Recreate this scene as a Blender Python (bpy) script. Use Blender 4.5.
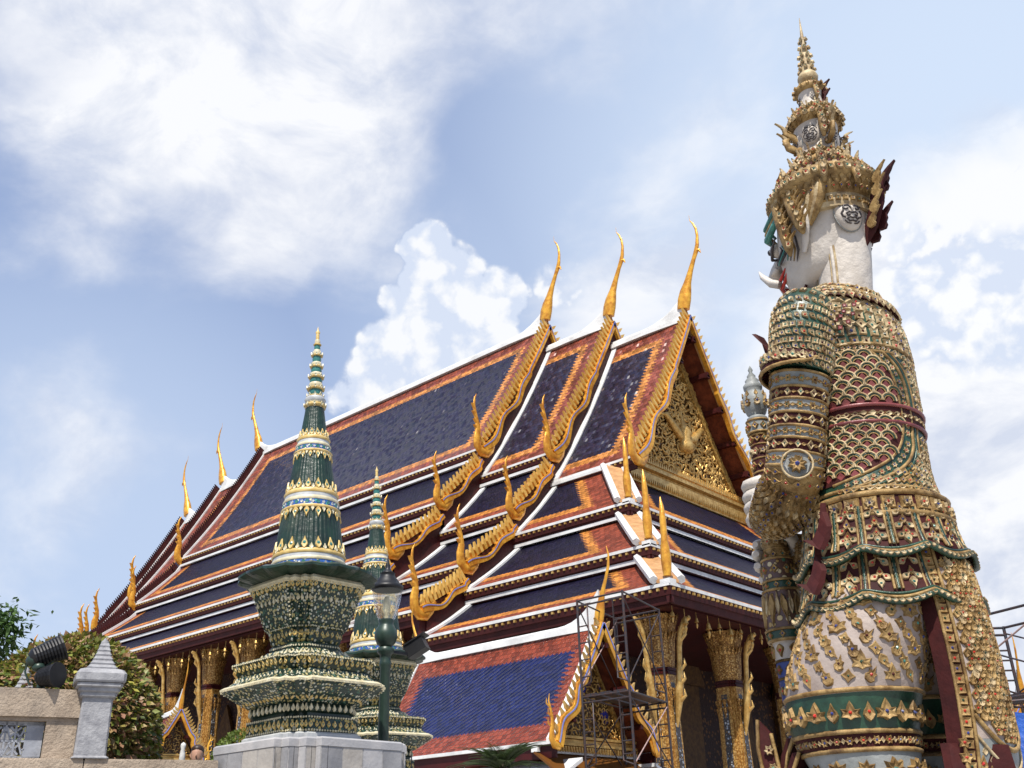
import bpy, bmesh, math, random
from math import sin, cos, pi, radians as R, sqrt, atan2
from mathutils import Vector as V, Matrix as MX
random.seed(7)
D = bpy.data
for o in list(D.objects): D.objects.remove(o)
S = bpy.context.scene
C = S.collection
# ------------------------------------------------------------------ camera
YAW, PIT, ROLL, FPX = 131.5, 25.3, -1.7, 1000.0
h = R(YAW); cp, sp = cos(R(PIT)), sin(R(PIT))
Fw = V((cos(h)*cp, sin(h)*cp, sp)); Rt = V((sin(h), -cos(h), 0)); Up = Rt.cross(Fw)
r_ = R(ROLL)
Rt2 = Rt*cos(r_)+Up*sin(r_); Up2 = -Rt*sin(r_)+Up*cos(r_)
cam = D.objects.new('camera', D.cameras.new('camera')); C.objects.link(cam)
cam.data.sensor_width = 36; cam.data.lens = 36*FPX/1024
cam.data.clip_end = 4000; cam.data.clip_start = .1
m = MX((Rt2, Up2, -Fw)).transposed().to_4x4(); m.translation = (0, 0, 1.6)
cam.matrix_world = m
S.camera = cam
S.view_settings.view_transform = 'Standard'; S.view_settings.look = 'None'
S.view_settings.gamma = 1; S.view_settings.exposure = 0.36
SUN_AZ, SUN_EL = -58.0, 58.0     # azimuth counter-clockwise from +X
# ------------------------------------------------------------------ world
W = D.worlds.new('World'); S.world = W; W.use_nodes = True
nt = W.node_tree; N = nt.nodes; L = nt.links; N.clear()
def nd(t, tree=None, **k):
    n = (tree or nt).nodes.new(t)
    for a, b in k.items(): setattr(n, a, b)
    return n
sky = nd('ShaderNodeTexSky'); sky.sky_type = 'NISHITA'; sky.sun_disc = False
sky.sun_elevation = R(SUN_EL); sky.sun_rotation = R(90-SUN_AZ)
sky.air_density = 1.0; sky.dust_density = 1.0; sky.ozone_density = 2.0
tc = nd('ShaderNodeTexCoord')
def dirpx(u, v):
    d = Fw*FPX+Rt2*(u-512)+Up2*(384-v); d.normalize(); return d
def mth(op, a, b=None, tree=None, clamp=False):
    T = tree or nt
    n = T.nodes.new('ShaderNodeMath'); n.operation = op; n.use_clamp = clamp
    for i, x in enumerate((a, b)):
        if x is None: continue
        if isinstance(x, (int, float)): n.inputs[i].default_value = x
        else: T.links.new(x, n.inputs[i])
    return n.outputs[0]
def mrange(v, a, b, c=0., d=1., smooth=True, tree=None):
    T = tree or nt
    n = T.nodes.new('ShaderNodeMapRange'); n.interpolation_type = 'SMOOTHSTEP' if smooth else 'LINEAR'
    T.links.new(v, n.inputs[0])
    for i, x in enumerate((a, b, c, d)): n.inputs[i+1].default_value = x
    return n.outputs[0]
def blob(u, v, rpx, wgt):
    n = nd('ShaderNodeVectorMath', operation='DOT_PRODUCT'); L.new(tc.outputs['Generated'], n.inputs[0])
    n.inputs[1].default_value = dirpx(u, v)
    ang = rpx/1050.0
    return mrange(n.outputs['Value'], cos(ang), 1.0, 0, wgt)
def wnoise(scale, detail, rough, dist=0., zs=1.6):
    mp = nd('ShaderNodeMapping'); L.new(tc.outputs['Generated'], mp.inputs[0]); mp.inputs['Scale'].default_value = (1, 1, zs)
    n = nd('ShaderNodeTexNoise'); L.new(mp.outputs[0], n.inputs['Vector'])
    n.inputs['Scale'].default_value = scale; n.inputs['Detail'].default_value = detail
    n.inputs['Roughness'].default_value = rough; n.inputs['Distortion'].default_value = dist
    return n.outputs['Fac']
# soft clouds
acc = mth('MULTIPLY', wnoise(3.2, 9, .56, .3), 1.15)
for b in ((170, 50, 300, .32), (40, 130, 200, .13), (320, 60, 170, .16), (660, -20, 260, .22), (520, -10, 160, .1),
          (1000, 330, 260, .42), (960, 520, 270, .46), (900, 400, 180, .2), (720, 250, 190, .17), (480, 150, 150, .06), (600, 270, 150, .12), (1040, 230, 160, .1), (1020, 680, 260, .3),
          (110, 320, 80, .07), (160, 470, 110, .06), (20, 480, 120, .07), (120, 520, 200, .07), (300, 250, 160, .05), (60, 380, 90, .06)):
    acc = mth('ADD', acc, blob(*b))
for b in ((860, 190, 200, -.06), (60, 560, 300, -.04), (250, 300, 170, -.07), (460, 130, 190, -.04), (170,230,70,-.08)):
    acc = mth('ADD', acc, blob(*b))
soft = mrange(acc, .60, .98)
# towering cumulus
acc2 = blob(430, 330, 10, .1)
for b in ((426, 248, 40, .8), (440, 290, 66, .9), (498, 300, 44, .75), (408, 300, 40, .6), (388, 352, 46, .75), (400, 400, 80, .8), (455, 350, 85, .9), (350, 395, 34, .5), (960, 300, 95, .62), (1012, 300, 90, .7), (925, 250, 50, .4), (560, 285, 40, .3)):
    acc2 = mth('MAXIMUM', acc2, blob(*b))
acc2 = mth('MULTIPLY', acc2, 1.0)
acc2 = mth('ADD', acc2, mth('MULTIPLY', mth('MULTIPLY', mth('SUBTRACT', wnoise(30, 9, .60, .2, 1.0), .5), .9), mth('MULTIPLY', acc2, 3., clamp=True)))
cum = mrange(acc2, .20, .32)
vn = nd('ShaderNodeTexVoronoi', feature='SMOOTH_F1'); vn.inputs['Scale'].default_value = 34; vn.inputs['Detail'].default_value = 1; vn.inputs['Smoothness'].default_value = .5
vmix = nd('ShaderNodeVectorMath', operation='ADD'); L.new(tc.outputs['Generated'], vmix.inputs[0])
nv = nd('ShaderNodeTexNoise'); nv.inputs['Scale'].default_value = 26; nv.inputs['Detail'].default_value = 5; L.new(tc.outputs['Generated'], nv.inputs['Vector'])
vs = nd('ShaderNodeVectorMath', operation='SCALE'); vs.inputs['Scale'].default_value = .03; L.new(nv.outputs['Color'], vs.inputs[0]); L.new(vs.outputs[0], vmix.inputs[1]); L.new(vmix.outputs[0], vn.inputs['Vector'])
billow = mth('MULTIPLY', mth('SUBTRACT', .5, vn.outputs['Distance']), .42)
acc2 = mth('ADD', acc2, mth('MULTIPLY', mth('MULTIPLY', billow, 1.1), mth('MULTIPLY', acc2, 3., clamp=True)))
cum = mrange(acc2, .09, .29)
fac = mth('MAXIMUM', mth('MULTIPLY', soft, .97), mth('MULTIPLY', cum, .93), clamp=True)
# cloud colour: bright tops, light blue grey hollows; this shading is painted in by noise
cn = wnoise(9, 8, .6, .4)
cn = mth('ADD', cn, mth('MULTIPLY', mth('MULTIPLY', billow, .75), cum))
cr = nd('ShaderNodeValToRGB'); L.new(cn, cr.inputs[0])
cr.color_ramp.elements[0].position = .36; cr.color_ramp.elements[0].color = (6.2, 6.7, 7.9, 1)
cr.color_ramp.elements[1].position = .56; cr.color_ramp.elements[1].color = (8.9, 9.0, 9.3, 1)
cc = nd('ShaderNodeValToRGB'); L.new(mth('ADD', mth('ADD', mth('MULTIPLY', billow, 1.1), wnoise(30, 6, .55, .2, 1.0)), mth('MULTIPLY', acc2, .12)), cc.inputs[0])
cc.color_ramp.elements[0].position = .36; cc.color_ramp.elements[0].color = (6.5, 7.2, 8.6, 1)
cc.color_ramp.elements[1].position = .56; cc.color_ramp.elements[1].color = (9.0, 9.1, 9.3, 1)
cmx = nd('ShaderNodeMix', data_type='RGBA'); L.new(cum, cmx.inputs[0]); L.new(cr.outputs[0], cmx.inputs[6]); L.new(cc.outputs[0], cmx.inputs[7])
mixw = nd('ShaderNodeMix', data_type='RGBA'); L.new(fac, mixw.inputs[0])
# thin even veil over the blue, as in hazy tropical air
veil = nd('ShaderNodeMix', data_type='RGBA'); veil.inputs[0].default_value = .58
L.new(sky.outputs[0], veil.inputs[6]); veil.inputs[7].default_value = (4.3, 5.5, 8.5, 1)
# paler to the right
pale = nd('ShaderNodeMix', data_type='RGBA'); L.new(mth('MAXIMUM', blob(1010, 230, 640, .95), mth('MAXIMUM', blob(60, 620, 420, .55), blob(620, 420, 420, .45))), pale.inputs[0])
L.new(veil.outputs[2], pale.inputs[6]); pale.inputs[7].default_value = (6.2, 7.3, 9.0, 1)
L.new(pale.outputs[2], mixw.inputs[6]); L.new(cmx.outputs[2], mixw.inputs[7])
bg = nd('ShaderNodeBackground'); L.new(mixw.outputs[2], bg.inputs[0]); bg.inputs[1].default_value = .086
wo = nd('ShaderNodeOutputWorld'); L.new(bg.outputs[0], wo.inputs[0])
# ------------------------------------------------------------------ sun
sl = D.lights.new('sun', 'SUN'); sl.energy = 5.0; sl.angle = R(.8); sl.color = (1, .95, .87)
so = D.objects.new('sun', sl); C.objects.link(so)
so.rotation_euler = (R(90-SUN_EL), 0, R(SUN_AZ+90)); so.location = (0, 0, 60)

# ------------------------------------------------------------------ materials
MT = {}
def newmat(name):
    m = D.materials.new(name); m.use_nodes = True; t = m.node_tree
    b = t.nodes['Principled BSDF']; MT[name] = m
    return m, t, b
def noise(t, scale, detail=4, rough=.6, vec=None):
    n = t.nodes.new('ShaderNodeTexNoise'); n.inputs['Scale'].default_value = scale
    n.inputs['Detail'].default_value = detail; n.inputs['Roughness'].default_value = rough
    if vec is None:
        c = t.nodes.new('ShaderNodeTexCoord'); vec = c.outputs['Object']
    t.links.new(vec, n.inputs['Vector'])
    return n.outputs['Fac']
def ramp(t, fac, stops):
    n = t.nodes.new('ShaderNodeValToRGB'); t.links.new(fac, n.inputs[0]); e = n.color_ramp.elements
    while len(e) < len(stops): e.new(.5)
    for k, (p, c) in enumerate(stops):
        e[k].position = p; e[k].color = (*c, 1)
    return n.outputs[0]
def bump(t, b, hgt, dist, strength=1.):
    n = t.nodes.new('ShaderNodeBump'); t.links.new(hgt, n.inputs['Height'])
    n.inputs['Distance'].default_value = dist; n.inputs['Strength'].default_value = strength
    t.links.new(n.outputs[0], b.inputs['Normal'])
def mat(name, c1, c2=None, scale=4, rough=.5, metal=0, bd=0, bs=None, dirt=None, lo=.35, hi=.65, coat=0):
    m, t, b = newmat(name)
    c2 = c2 or tuple(x*.8 for x in c1)
    col = ramp(t, noise(t, scale), [(lo, c2), (hi, c1)])
    if dirt:
        f = noise(t, scale*.37, 8, .7)
        mx = t.nodes.new('ShaderNodeMix'); mx.data_type = 'RGBA'
        t.links.new(mrange(f, .48, .72, 0, dirt[1], tree=t), mx.inputs[0]); t.links.new(col, mx.inputs[6]); mx.inputs[7].default_value = (*dirt[0], 1)
        col = mx.outputs[2]
    t.links.new(col, b.inputs['Base Color'])
    b.inputs['Roughness'].default_value = rough; b.inputs['Metallic'].default_value = metal
    if coat: b.inputs['Coat Weight'].default_value = coat
    if bd: bump(t, b, noise(t, bs or scale*4, 6), bd)
    return m
mat('gold_paint', (.85, .44, .05), (.50, .19, .018), 2.6, .33, .35, .02, 5)
mat('gold_fin', (.86, .55, .14), (.62, .33, .05), 3, .35, .3, .01, 9)
mat('gold_dark', (.62, .38, .10), (.20, .10, .02), 7, .4, .45, .05, 16, lo=.38, hi=.6)
mat('gold_leaf', (.72, .47, .16), (.45, .25, .06), 5, .36, .55, .02, 12)
mat('white_plaster', (.72, .72, .70), (.56, .56, .55), 1.1, .6, 0, .012, 9, ((.33, .32, .30), .6))
mat('maroon', (.055, .008, .007), (.032, .005, .005), 2, .5, 0, .01, 8)
mat('maroon_fascia', (.055, .010, .009), (.035, .006, .006), 2, .65, 0, .01, 8)
mat('soffit_red', (.22, .055, .022), (.11, .025, .012), 3, .55, 0, .02, 8)
mat('blue_inlay', (.20, .26, .62), (.14, .18, .5), 8, .35)
mat('blue_glass', (.04, .06, .30), (.02, .03, .15), 8, .3)
mat('tan_board', (.50, .27, .11), (.34, .17, .06), 3, .55, 0, .01, 9)
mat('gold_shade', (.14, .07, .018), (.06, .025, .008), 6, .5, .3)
mat('dark_interior', (.035, .012, .010), (.018, .007, .006), 2, .6)
mat('stone', (.40, .32, .24), (.27, .21, .155), 5, .8, 0, .02, 30, ((.12, .10, .085), .75))
mat('marble', (.46, .44, .43), (.30, .30, .31), 1.6, .5, 0, .006, 20, ((.25, .24, .24), .6))
mat('marble_dark', (.30, .295, .30), (.19, .19, .20), 2.2, .5, 0, .006, 20, ((.13, .12, .11), .7))
mat('marble_warm', (.42, .39, .35), (.29, .27, .25), 2.6, .5, 0, .006, 20, ((.16, .13, .10), .7))
mat('grey_stone', (.33, .33, .34), (.20, .20, .215), 7, .65, 0, .01, 30, ((.14, .14, .15), .5))
mat('lattice_stone', (.30, .32, .36), (.22, .235, .27), 8, .7, 0, .006, 30)
mat('black_metal', (.018, .018, .02), (.01, .01, .012), 8, .45, .3)
mat('lamp_green', (.025, .05, .035), (.016, .032, .024), 8, .4, .1)
mat('scaffold', (.045, .05, .06), (.09, .05, .04), 12, .5, .6)
mat('brace_pink', (.45, .30, .27), (.30, .2, .18), 12, .6, .2)
mat('blue_tarp', (.02, .10, .42), (.012, .06, .3), 3, .5, 0, .03, 7)
mat('ground', (.36, .34, .31), (.27, .255, .235), 1.2, .85, 0, .01, 20)
mat('paving', (.38, .36, .33), (.28, .265, .25), 1.6, .8, 0, .01, 20)
mat('skin', (.55, .32, .23), (.48, .27, .19), 8, .5)
mat('hair', (.045, .02, .012), (.02, .01, .007), 30, .5)
mat('shirt', (.55, .55, .5), (.4, .4, .4), 5, .8)
mat('trousers', (.05, .06, .1), (.04, .05, .08), 5, .8)
mat('bark', (.10, .07, .05), (.05, .035, .025), 10, .9, 0, .03, 20)
# statue
mat('st_white', (.60, .55, .49), (.45, .40, .34), 3.2, .5, 0, .012, 12, ((.20, .15, .11), .75))
mat('st_ivory', (.56, .45, .27), (.27, .18, .085), 11, .48, .05, .006, 40, ((.07, .035, .02), .8))
mat('st_gold', (.42, .28, .115), (.16, .09, .03), 11, .5, .12, .006, 40, ((.05, .024, .014), .8))
mat('st_maroon', (.055, .009, .008), (.03, .005, .005), 7, .7, 0, .004, 30)
mat('st_pink', (.25, .06, .055), (.13, .028, .03), 16, .35, 0, .004, 30)
mat('st_green', (.020, .066, .038), (.010, .03, .018), 9, .35, 0, .004, 30)
mat('st_teal', (.06, .25, .20), (.03, .12, .11), 9, .3)
mat('st_blue', (.03, .05, .22), (.02, .03, .12), 9, .3)
mat('st_lav', (.40, .335, .295), (.28, .225, .195), 4, .5, 0, .006, 20, ((.22, .15, .13), .6))
mat('st_grey', (.30, .31, .30), (.19, .205, .20), 5, .45, 0, .006, 20)
mat('st_black', (.06, .05, .05), (.03, .02, .02), 9, .5)
mat('st_red', (.5, .03, .02), (.35, .02, .015), 9, .4)
for k_ in ('st_maroon', 'maroon', 'maroon_fascia', 'st_gold', 'st_ivory', 'st_lav', 'st_grey', 'soffit_red'):
    MT[k_].node_tree.nodes['Principled BSDF'].inputs['Specular IOR Level'].default_value = .22
# stupa
mat('sp_green', (.011, .036, .021), (.005, .016, .010), 5, .34, 0, .01, 14, ((.10,.10,.07),.35))
mat('sp_cream', (.66, .60, .42), (.48, .42, .26), 9, .4, 0, .004, 30)
mat('sp_yellow', (.68, .50, .20), (.50, .34, .1), 9, .4, 0, .004, 30)
mat('sp_teal', (.05, .20, .17), (.03, .13, .12), 9, .25)
mat('sp_grey', (.46, .47, .46), (.34, .35, .36), 9, .4)
def mosaic(name, base, spots, scale, thr=.5, rough=.35, bd=.012, metal=0.):
    """ceramic chips of several colours set in a ground colour"""
    m, t, b = newmat(name)
    c = t.nodes.new('ShaderNodeTexCoord')
    v = t.nodes.new('ShaderNodeTexVoronoi'); v.inputs['Scale'].default_value = scale; v.inputs['Randomness'].default_value = .8
    t.links.new(c.outputs['Object'], v.inputs['Vector'])
    sc = t.nodes.new('ShaderNodeSeparateColor'); t.links.new(v.outputs['Color'], sc.inputs[0])
    n = len(spots)
    rp = t.nodes.new('ShaderNodeValToRGB'); rp.color_ramp.interpolation = 'CONSTANT'
    e = rp.color_ramp.elements
    while len(e) < n: e.new(.5)
    for k, s in enumerate(spots):
        e[k].position = k/n; e[k].color = (*s, 1)
    t.links.new(sc.outputs[0], rp.inputs[0])
    rad = mth('ADD', mth('MULTIPLY', sc.outputs[1], .22, t), thr-.11, t)
    inside = mrange(mth('SUBTRACT', rad, v.outputs['Distance'], t), -.03, .05, tree=t)
    mx = t.nodes.new('ShaderNodeMix'); mx.data_type = 'RGBA'
    t.links.new(inside, mx.inputs[0]); mx.inputs[6].default_value = (*base, 1); t.links.new(rp.outputs[0], mx.inputs[7])
    t.links.new(mx.outputs[2], b.inputs['Base Color'])
    b.inputs['Roughness'].default_value = rough; b.inputs['Metallic'].default_value = metal
    bump(t, b, inside, bd)
    return m
mosaic('sp_mosaic', (.010, .026, .018), [(.40, .34, .14), (.50, .50, .40), (.34, .27, .09), (.02, .07, .05), (.42, .33, .10)], 21, .43)
mosaic('sp_mosaic_fine', (.012, .03, .022), [(.55, .55, .44), (.42, .36, .16), (.05, .12, .08), (.45, .40, .20)], 27, .44)
mosaic('sp_bluemosaic', (.03, .10, .34), [(.6, .65, .62), (.03, .12, .4), (.05, .28, .3), (.55, .55, .4), (.03, .10, .34)], 20, .38)
mosaic('carving_ground', (.10, .05, .015), [(.12, .06, .02), (.03, .04, .3), (.10, .05, .015), (.14, .07, .02)], 1.6, .4)
mosaic('gold_mosaic', (.20, .09, .02), [(.52, .29, .08), (.42, .22, .055), (.58, .36, .13), (.36, .18, .045)], 17, .55, .38, .03, .45)
mosaic('gold_shaft', (.30, .14, .03), [(.60, .36, .10), (.5, .29, .08), (.56, .34, .11), (.45, .25, .06)], 13, .5, .42, .012, .4)
mosaic('wall_mosaic', (.025, .008, .006), [(.16, .07, .018), (.03, .01, .008), (.08, .035, .012), (.025, .008, .006)], 6, .4, .5, .02, .2)
mosaic('mirror_mosaic', (.05, .04, .035), [(.30, .32, .35), (.10, .08, .06), (.42, .42, .42), (.2, .12, .05)], 9, .42, .25, .02, .3)
mosaic('st_wing', (.16, .035, .035), [(.2, .05, .05), (.16, .035, .035)], 9, .3)
mosaic('st_speck', (.10, .05, .035), [(.50, .38, .18), (.10, .06, .04), (.06, .16, .10), (.55, .46, .28), (.34, .22, .07)], 22, .42)

def roof_mat(name, field, orange, red, tile_u=.34, tile_v=.30, wob=.16, wo_=.52, sheen=.13, rough=.34, diag=0):
    """glazed tiles: the field, an orange band and a red border, laid out in metres from the roof's own edges"""
    m, t, b = newmat(name)
    def uv(n):
        u = t.nodes.new('ShaderNodeUVMap'); u.uv_map = n
        s = t.nodes.new('ShaderNodeSeparateXYZ'); t.links.new(u.outputs[0], s.inputs[0]); return s.outputs[0], s.outputs[1], u.outputs[0]
    a0, a1, _ = uv('e1'); b0, b1, _ = uv('e2'); tu, tv, tvec = uv('tile')
    row = mth('FLOOR', mth('DIVIDE', tv, tile_v, t), None, t)
    off = mth('MULTIPLY', mth('MODULO', row, 2, t), .5, t)
    cu = mth('ADD', mth('DIVIDE', tu, tile_u, t), off, t)
    col = mth('FLOOR', cu, None, t)
    fu = mth('FRACT', cu, None, t); fv = mth('FRACT', mth('DIVIDE', tv, tile_v, t), None, t)
    mn = mth('MINIMUM', mth('MINIMUM', a0, a1, t), mth('MINIMUM', b0, b1, t), t)
    side = mth('LESS_THAN', mth('MINIMUM', a0, a1, t), mth('MINIMUM', b0, b1, t), t)
    zig = mth('MULTIPLY', mth('MULTIPLY', mth('SUBTRACT', fv, .5, t), wob*2, t), side, t)
    jag = mth('MULTIPLY', mth('SUBTRACT', mth('PINGPONG', fu, .5, t), .25, t), .16, t)
    mn = mth('ADD', mn, mth('ADD', zig, jag, t), t)
    cmb = t.nodes.new('ShaderNodeCombineXYZ'); t.links.new(col, cmb.inputs[0]); t.links.new(row, cmb.inputs[1])
    wn = t.nodes.new('ShaderNodeTexWhiteNoise'); wn.noise_dimensions = '2D'; t.links.new(cmb.outputs[0], wn.inputs['Vector'])
    def three(c):
        return ramp(t, wn.outputs['Value'], [(0, tuple(x*.62 for x in c)), (1, tuple(min(1, x*1.35) for x in c))])
    m1 = t.nodes.new('ShaderNodeMix'); m1.data_type = 'RGBA'
    t.links.new(mth('GREATER_THAN', mn, -wo_, t), m1.inputs[0]); t.links.new(three(red), m1.inputs[6]); t.links.new(three(orange), m1.inputs[7])
    m2 = t.nodes.new('ShaderNodeMix'); m2.data_type = 'RGBA'
    t.links.new(mth('GREATER_THAN', mn, 0, t), m2.inputs[0]); t.links.new(m1.outputs[2], m2.inputs[6]); t.links.new(three(field), m2.inputs[7])
    gap = mth('MULTIPLY', mrange(mth('PINGPONG', fu, .5, t), 0, .10, .45, 1, tree=t), mrange(fv, .0, .22, .5, 1, tree=t), t)
    m3 = t.nodes.new('ShaderNodeVectorMath'); m3.operation = 'SCALE'; t.links.new(m2.outputs[2], m3.inputs[0]); t.links.new(gap, m3.inputs['Scale'])
    t.links.new(m3.outputs[0], b.inputs['Base Color'])
    # each tile lies at a slightly different tilt
    g = t.nodes.new('ShaderNodeNewGeometry')
    sb = t.nodes.new('ShaderNodeVectorMath'); sb.operation = 'SUBTRACT'; t.links.new(wn.outputs['Color'], sb.inputs[0]); sb.inputs[1].default_value = (.5, .5, .5)
    scn = t.nodes.new('ShaderNodeVectorMath'); scn.operation = 'SCALE'; t.links.new(sb.outputs[0], scn.inputs[0]); scn.inputs['Scale'].default_value = sheen*2
    ad = t.nodes.new('ShaderNodeVectorMath'); ad.operation = 'ADD'; t.links.new(g.outputs['Normal'], ad.inputs[0]); t.links.new(scn.outputs[0], ad.inputs[1])
    nm = t.nodes.new('ShaderNodeVectorMath'); nm.operation = 'NORMALIZE'; t.links.new(ad.outputs[0], nm.inputs[0])
    bn = t.nodes.new('ShaderNodeBump'); bn.inputs['Distance'].default_value = .035
    hh = mth('ADD', mth('MULTIPLY', fv, 1.0, t), mth('PINGPONG', fu, .5, t), t)
    if diag:      # scalloped tiles laid so their raised lips line up in slanting rows
        dd = mth('FRACT', mth('ADD', mth('DIVIDE', tu, .26, t), mth('DIVIDE', tv, .19, t), t), None, t)
        hh = mth('ADD', mth('MULTIPLY', hh, .25, t), mth('MULTIPLY', mth('PINGPONG', dd, .5, t), 2.2, t), t); bn.inputs['Distance'].default_value = .06
    t.links.new(hh, bn.inputs['Height']); t.links.new(nm.outputs[0], bn.inputs['Normal']); t.links.new(bn.outputs[0], b.inputs['Normal'])
    b.inputs['Roughness'].default_value = rough
    return m
NAVY, ORG, RED = (.007, .0055, .019), (.44, .17, .035), (.19, .042, .022)
roof_mat('roof_main', (.0115, .0085, .027), ORG, RED, sheen=.34, rough=.34, wo_=.56)
roof_mat('roof_tier', NAVY, ORG, RED, tile_u=.30, tile_v=.26, rough=.5, sheen=.08)
MT['roof_tier'].node_tree.nodes['Principled BSDF'].inputs['Specular IOR Level'].default_value = .12
MT['roof_main'].node_tree.nodes['Principled BSDF'].inputs['Specular IOR Level'].default_value = .4
roof_mat('porch_roof', (.009, .016, .085), (.009, .016, .085), (.25, .05, .025), tile_u=.17, tile_v=.16, wo_=.0, sheen=.05, rough=.22, diag=1)

# ------------------------------------------------------------------ object helpers
def tag(o, label=None, cat=None, group=None, kind=None):
    if label: o['label'] = label
    if cat: o['category'] = cat
    if group: o['group'] = group
    if kind: o['kind'] = kind
    return o
def empty(name, label, cat, loc=(0, 0, 0), rz=0, group=None):
    o = D.objects.new(name, None); C.objects.link(o); o.location = loc; o.rotation_euler = (0, 0, rz)
    return tag(o, label, cat, group)
class MB:
    def __init__(s): s.v = []; s.f = []; s.m = []; s.sm = []
    def add(s, vs, fs, mi=0, sm=False):
        k = len(s.v); s.v += [tuple(p) for p in vs]; s.f += [tuple(i+k for i in f) for f in fs]
        s.m += [mi]*len(fs); s.sm += [sm]*len(fs)
    def box(s, c, d, mi=0, rot=None, bev=0.):
        hx, hy, hz = d[0]/2, d[1]/2, d[2]/2
        P = [V((x, y, z)) for z in (-hz, hz) for x, y in ((-hx, -hy), (hx, -hy), (hx, hy), (-hx, hy))]
        if rot is not None: P = [rot@p for p in P]
        c = V(c)
        s.add([p+c for p in P], [(3, 2, 1, 0), (4, 5, 6, 7), (0, 1, 5, 4), (1, 2, 6, 5), (2, 3, 7, 6), (3, 0, 4, 7)], mi)
    def rings(s, rs, mi=0, sm=True, cap=True, close=True):
        n = len(rs[0]); fs = []; vs = [p for r in rs for p in r]
        for i in range(len(rs)-1):
            for j in range(n if close else n-1):
                k = (j+1) % n
                fs.append((i*n+j, i*n+k, (i+1)*n+k, (i+1)*n+j))
        s.add(vs, fs, mi, sm)
        if cap and close:
            s.add(rs[0], [tuple(range(n-1, -1, -1))], mi); s.add(rs[-1], [tuple(range(n))], mi)
    def lathe(s, prof, n=24, c=(0, 0, 0), mi=0, sm=True, flute=0, nf=0):
        c = V(c); rs = []
        for r, z in prof:
            rs.append([c+V(((r*(1+flute*cos(nf*a)))*cos(a), (r*(1+flute*cos(nf*a)))*sin(a), z)) for a in (2*pi*k/n for k in range(n))])
        s.rings(rs, mi, sm)
    def tube(s, pts, rad, n=8, mi=0, sm=True, flat=1.0, ref=None):
        pts = [V(p) for p in pts]
        if isinstance(rad, (int, float)): rad = [rad]*len(pts)
        rs = []; e1 = None
        for i, p in enumerate(pts):
            T = (pts[min(i+1, len(pts)-1)]-pts[max(i-1, 0)]).normalized()
            if e1 is None:
                e1 = V(ref) if ref else (V((0, 0, 1)) if abs(T.z) < .9 else V((1, 0, 0)))
            e1 = (e1-T*e1.dot(T)).normalized(); e2 = T.cross(e1)
            rs.append([p+(e1*cos(a)+e2*sin(a)*flat)*rad[i] for a in (2*pi*k/n for k in range(n))])
        s.rings(rs, mi, sm)
    def prism(s, poly, vec, mi=0):
        """poly: list of 3d points (planar); extruded by vec"""
        n = len(poly); vec = V(vec); A = [V(p) for p in poly]
        s.add(A+[p+vec for p in A], [tuple(range(n-1, -1, -1)), tuple(range(n, 2*n))]+[(i, (i+1) % n, n+(i+1) % n, n+i) for i in range(n)], mi)
    def strip(s, A, B, vec, mi=0):
        """solid between two polylines A and B, thickened by vec (for curved boards)"""
        n = len(A); vec = V(vec)
        rs = [[V(a), V(b), V(b)+vec, V(a)+vec] for a, b in zip(A, B)]
        s.rings(rs, mi, False)
    def build(s, name, mats, parent=None, recalc=True):
        me = D.meshes.new(name); me.from_pydata(s.v, [], s.f)
        for x in ([mats] if isinstance(mats, str) else mats): me.materials.append(MT[x])
        me.polygons.foreach_set('material_index', s.m); me.polygons.foreach_set('use_smooth', s.sm)
        if recalc:
            b = bmesh.new(); b.from_mesh(me); bmesh.ops.recalc_face_normals(b, faces=b.faces); b.to_mesh(me); b.free()
        o = D.objects.new(name, me); C.objects.link(o)
        if parent: o.parent = parent
        return o
def copy_obj(o, parent, loc=None):
    c = o.copy(); C.objects.link(c); c.parent = parent
    if loc is not None: c.location = loc
    for ch in list(o.children): copy_obj(ch, c)
    return c
def lerp(a, b, t): return a+(b-a)*t
def cr_interp(ys, t):
    """Catmull-Rom through ys at t in 0..1"""
    n = len(ys)-1; x = min(max(t, 0), 1)*n; i = min(int(x), n-1); f = x-i
    p0, p1, p2, p3 = ys[max(i-1, 0)], ys[i], ys[i+1], ys[min(i+2, n)]
    return .5*((2*p1)+(p2-p0)*f+(2*p0-5*p1+4*p2-p3)*f*f+(3*p1-p0-3*p2+p3)*f*f*f)

# ================================================================== SETTING
g = MB(); g.box((0, 0, -.5), (6000, 6000, 1)); tag(g.build('ground', 'ground'), kind='structure')
wl = lambda y: -11.35+.40*(y-4.73)
g = MB(); g.prism([(wl(-30), -30, .002), (wl(130), 130, .002), (-160, 130, .002), (-160, -30, .002)], (0, 0, 1.35)); tag(g.build('terrace', 'paving'), kind='structure')
TZ = 1.352

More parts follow.
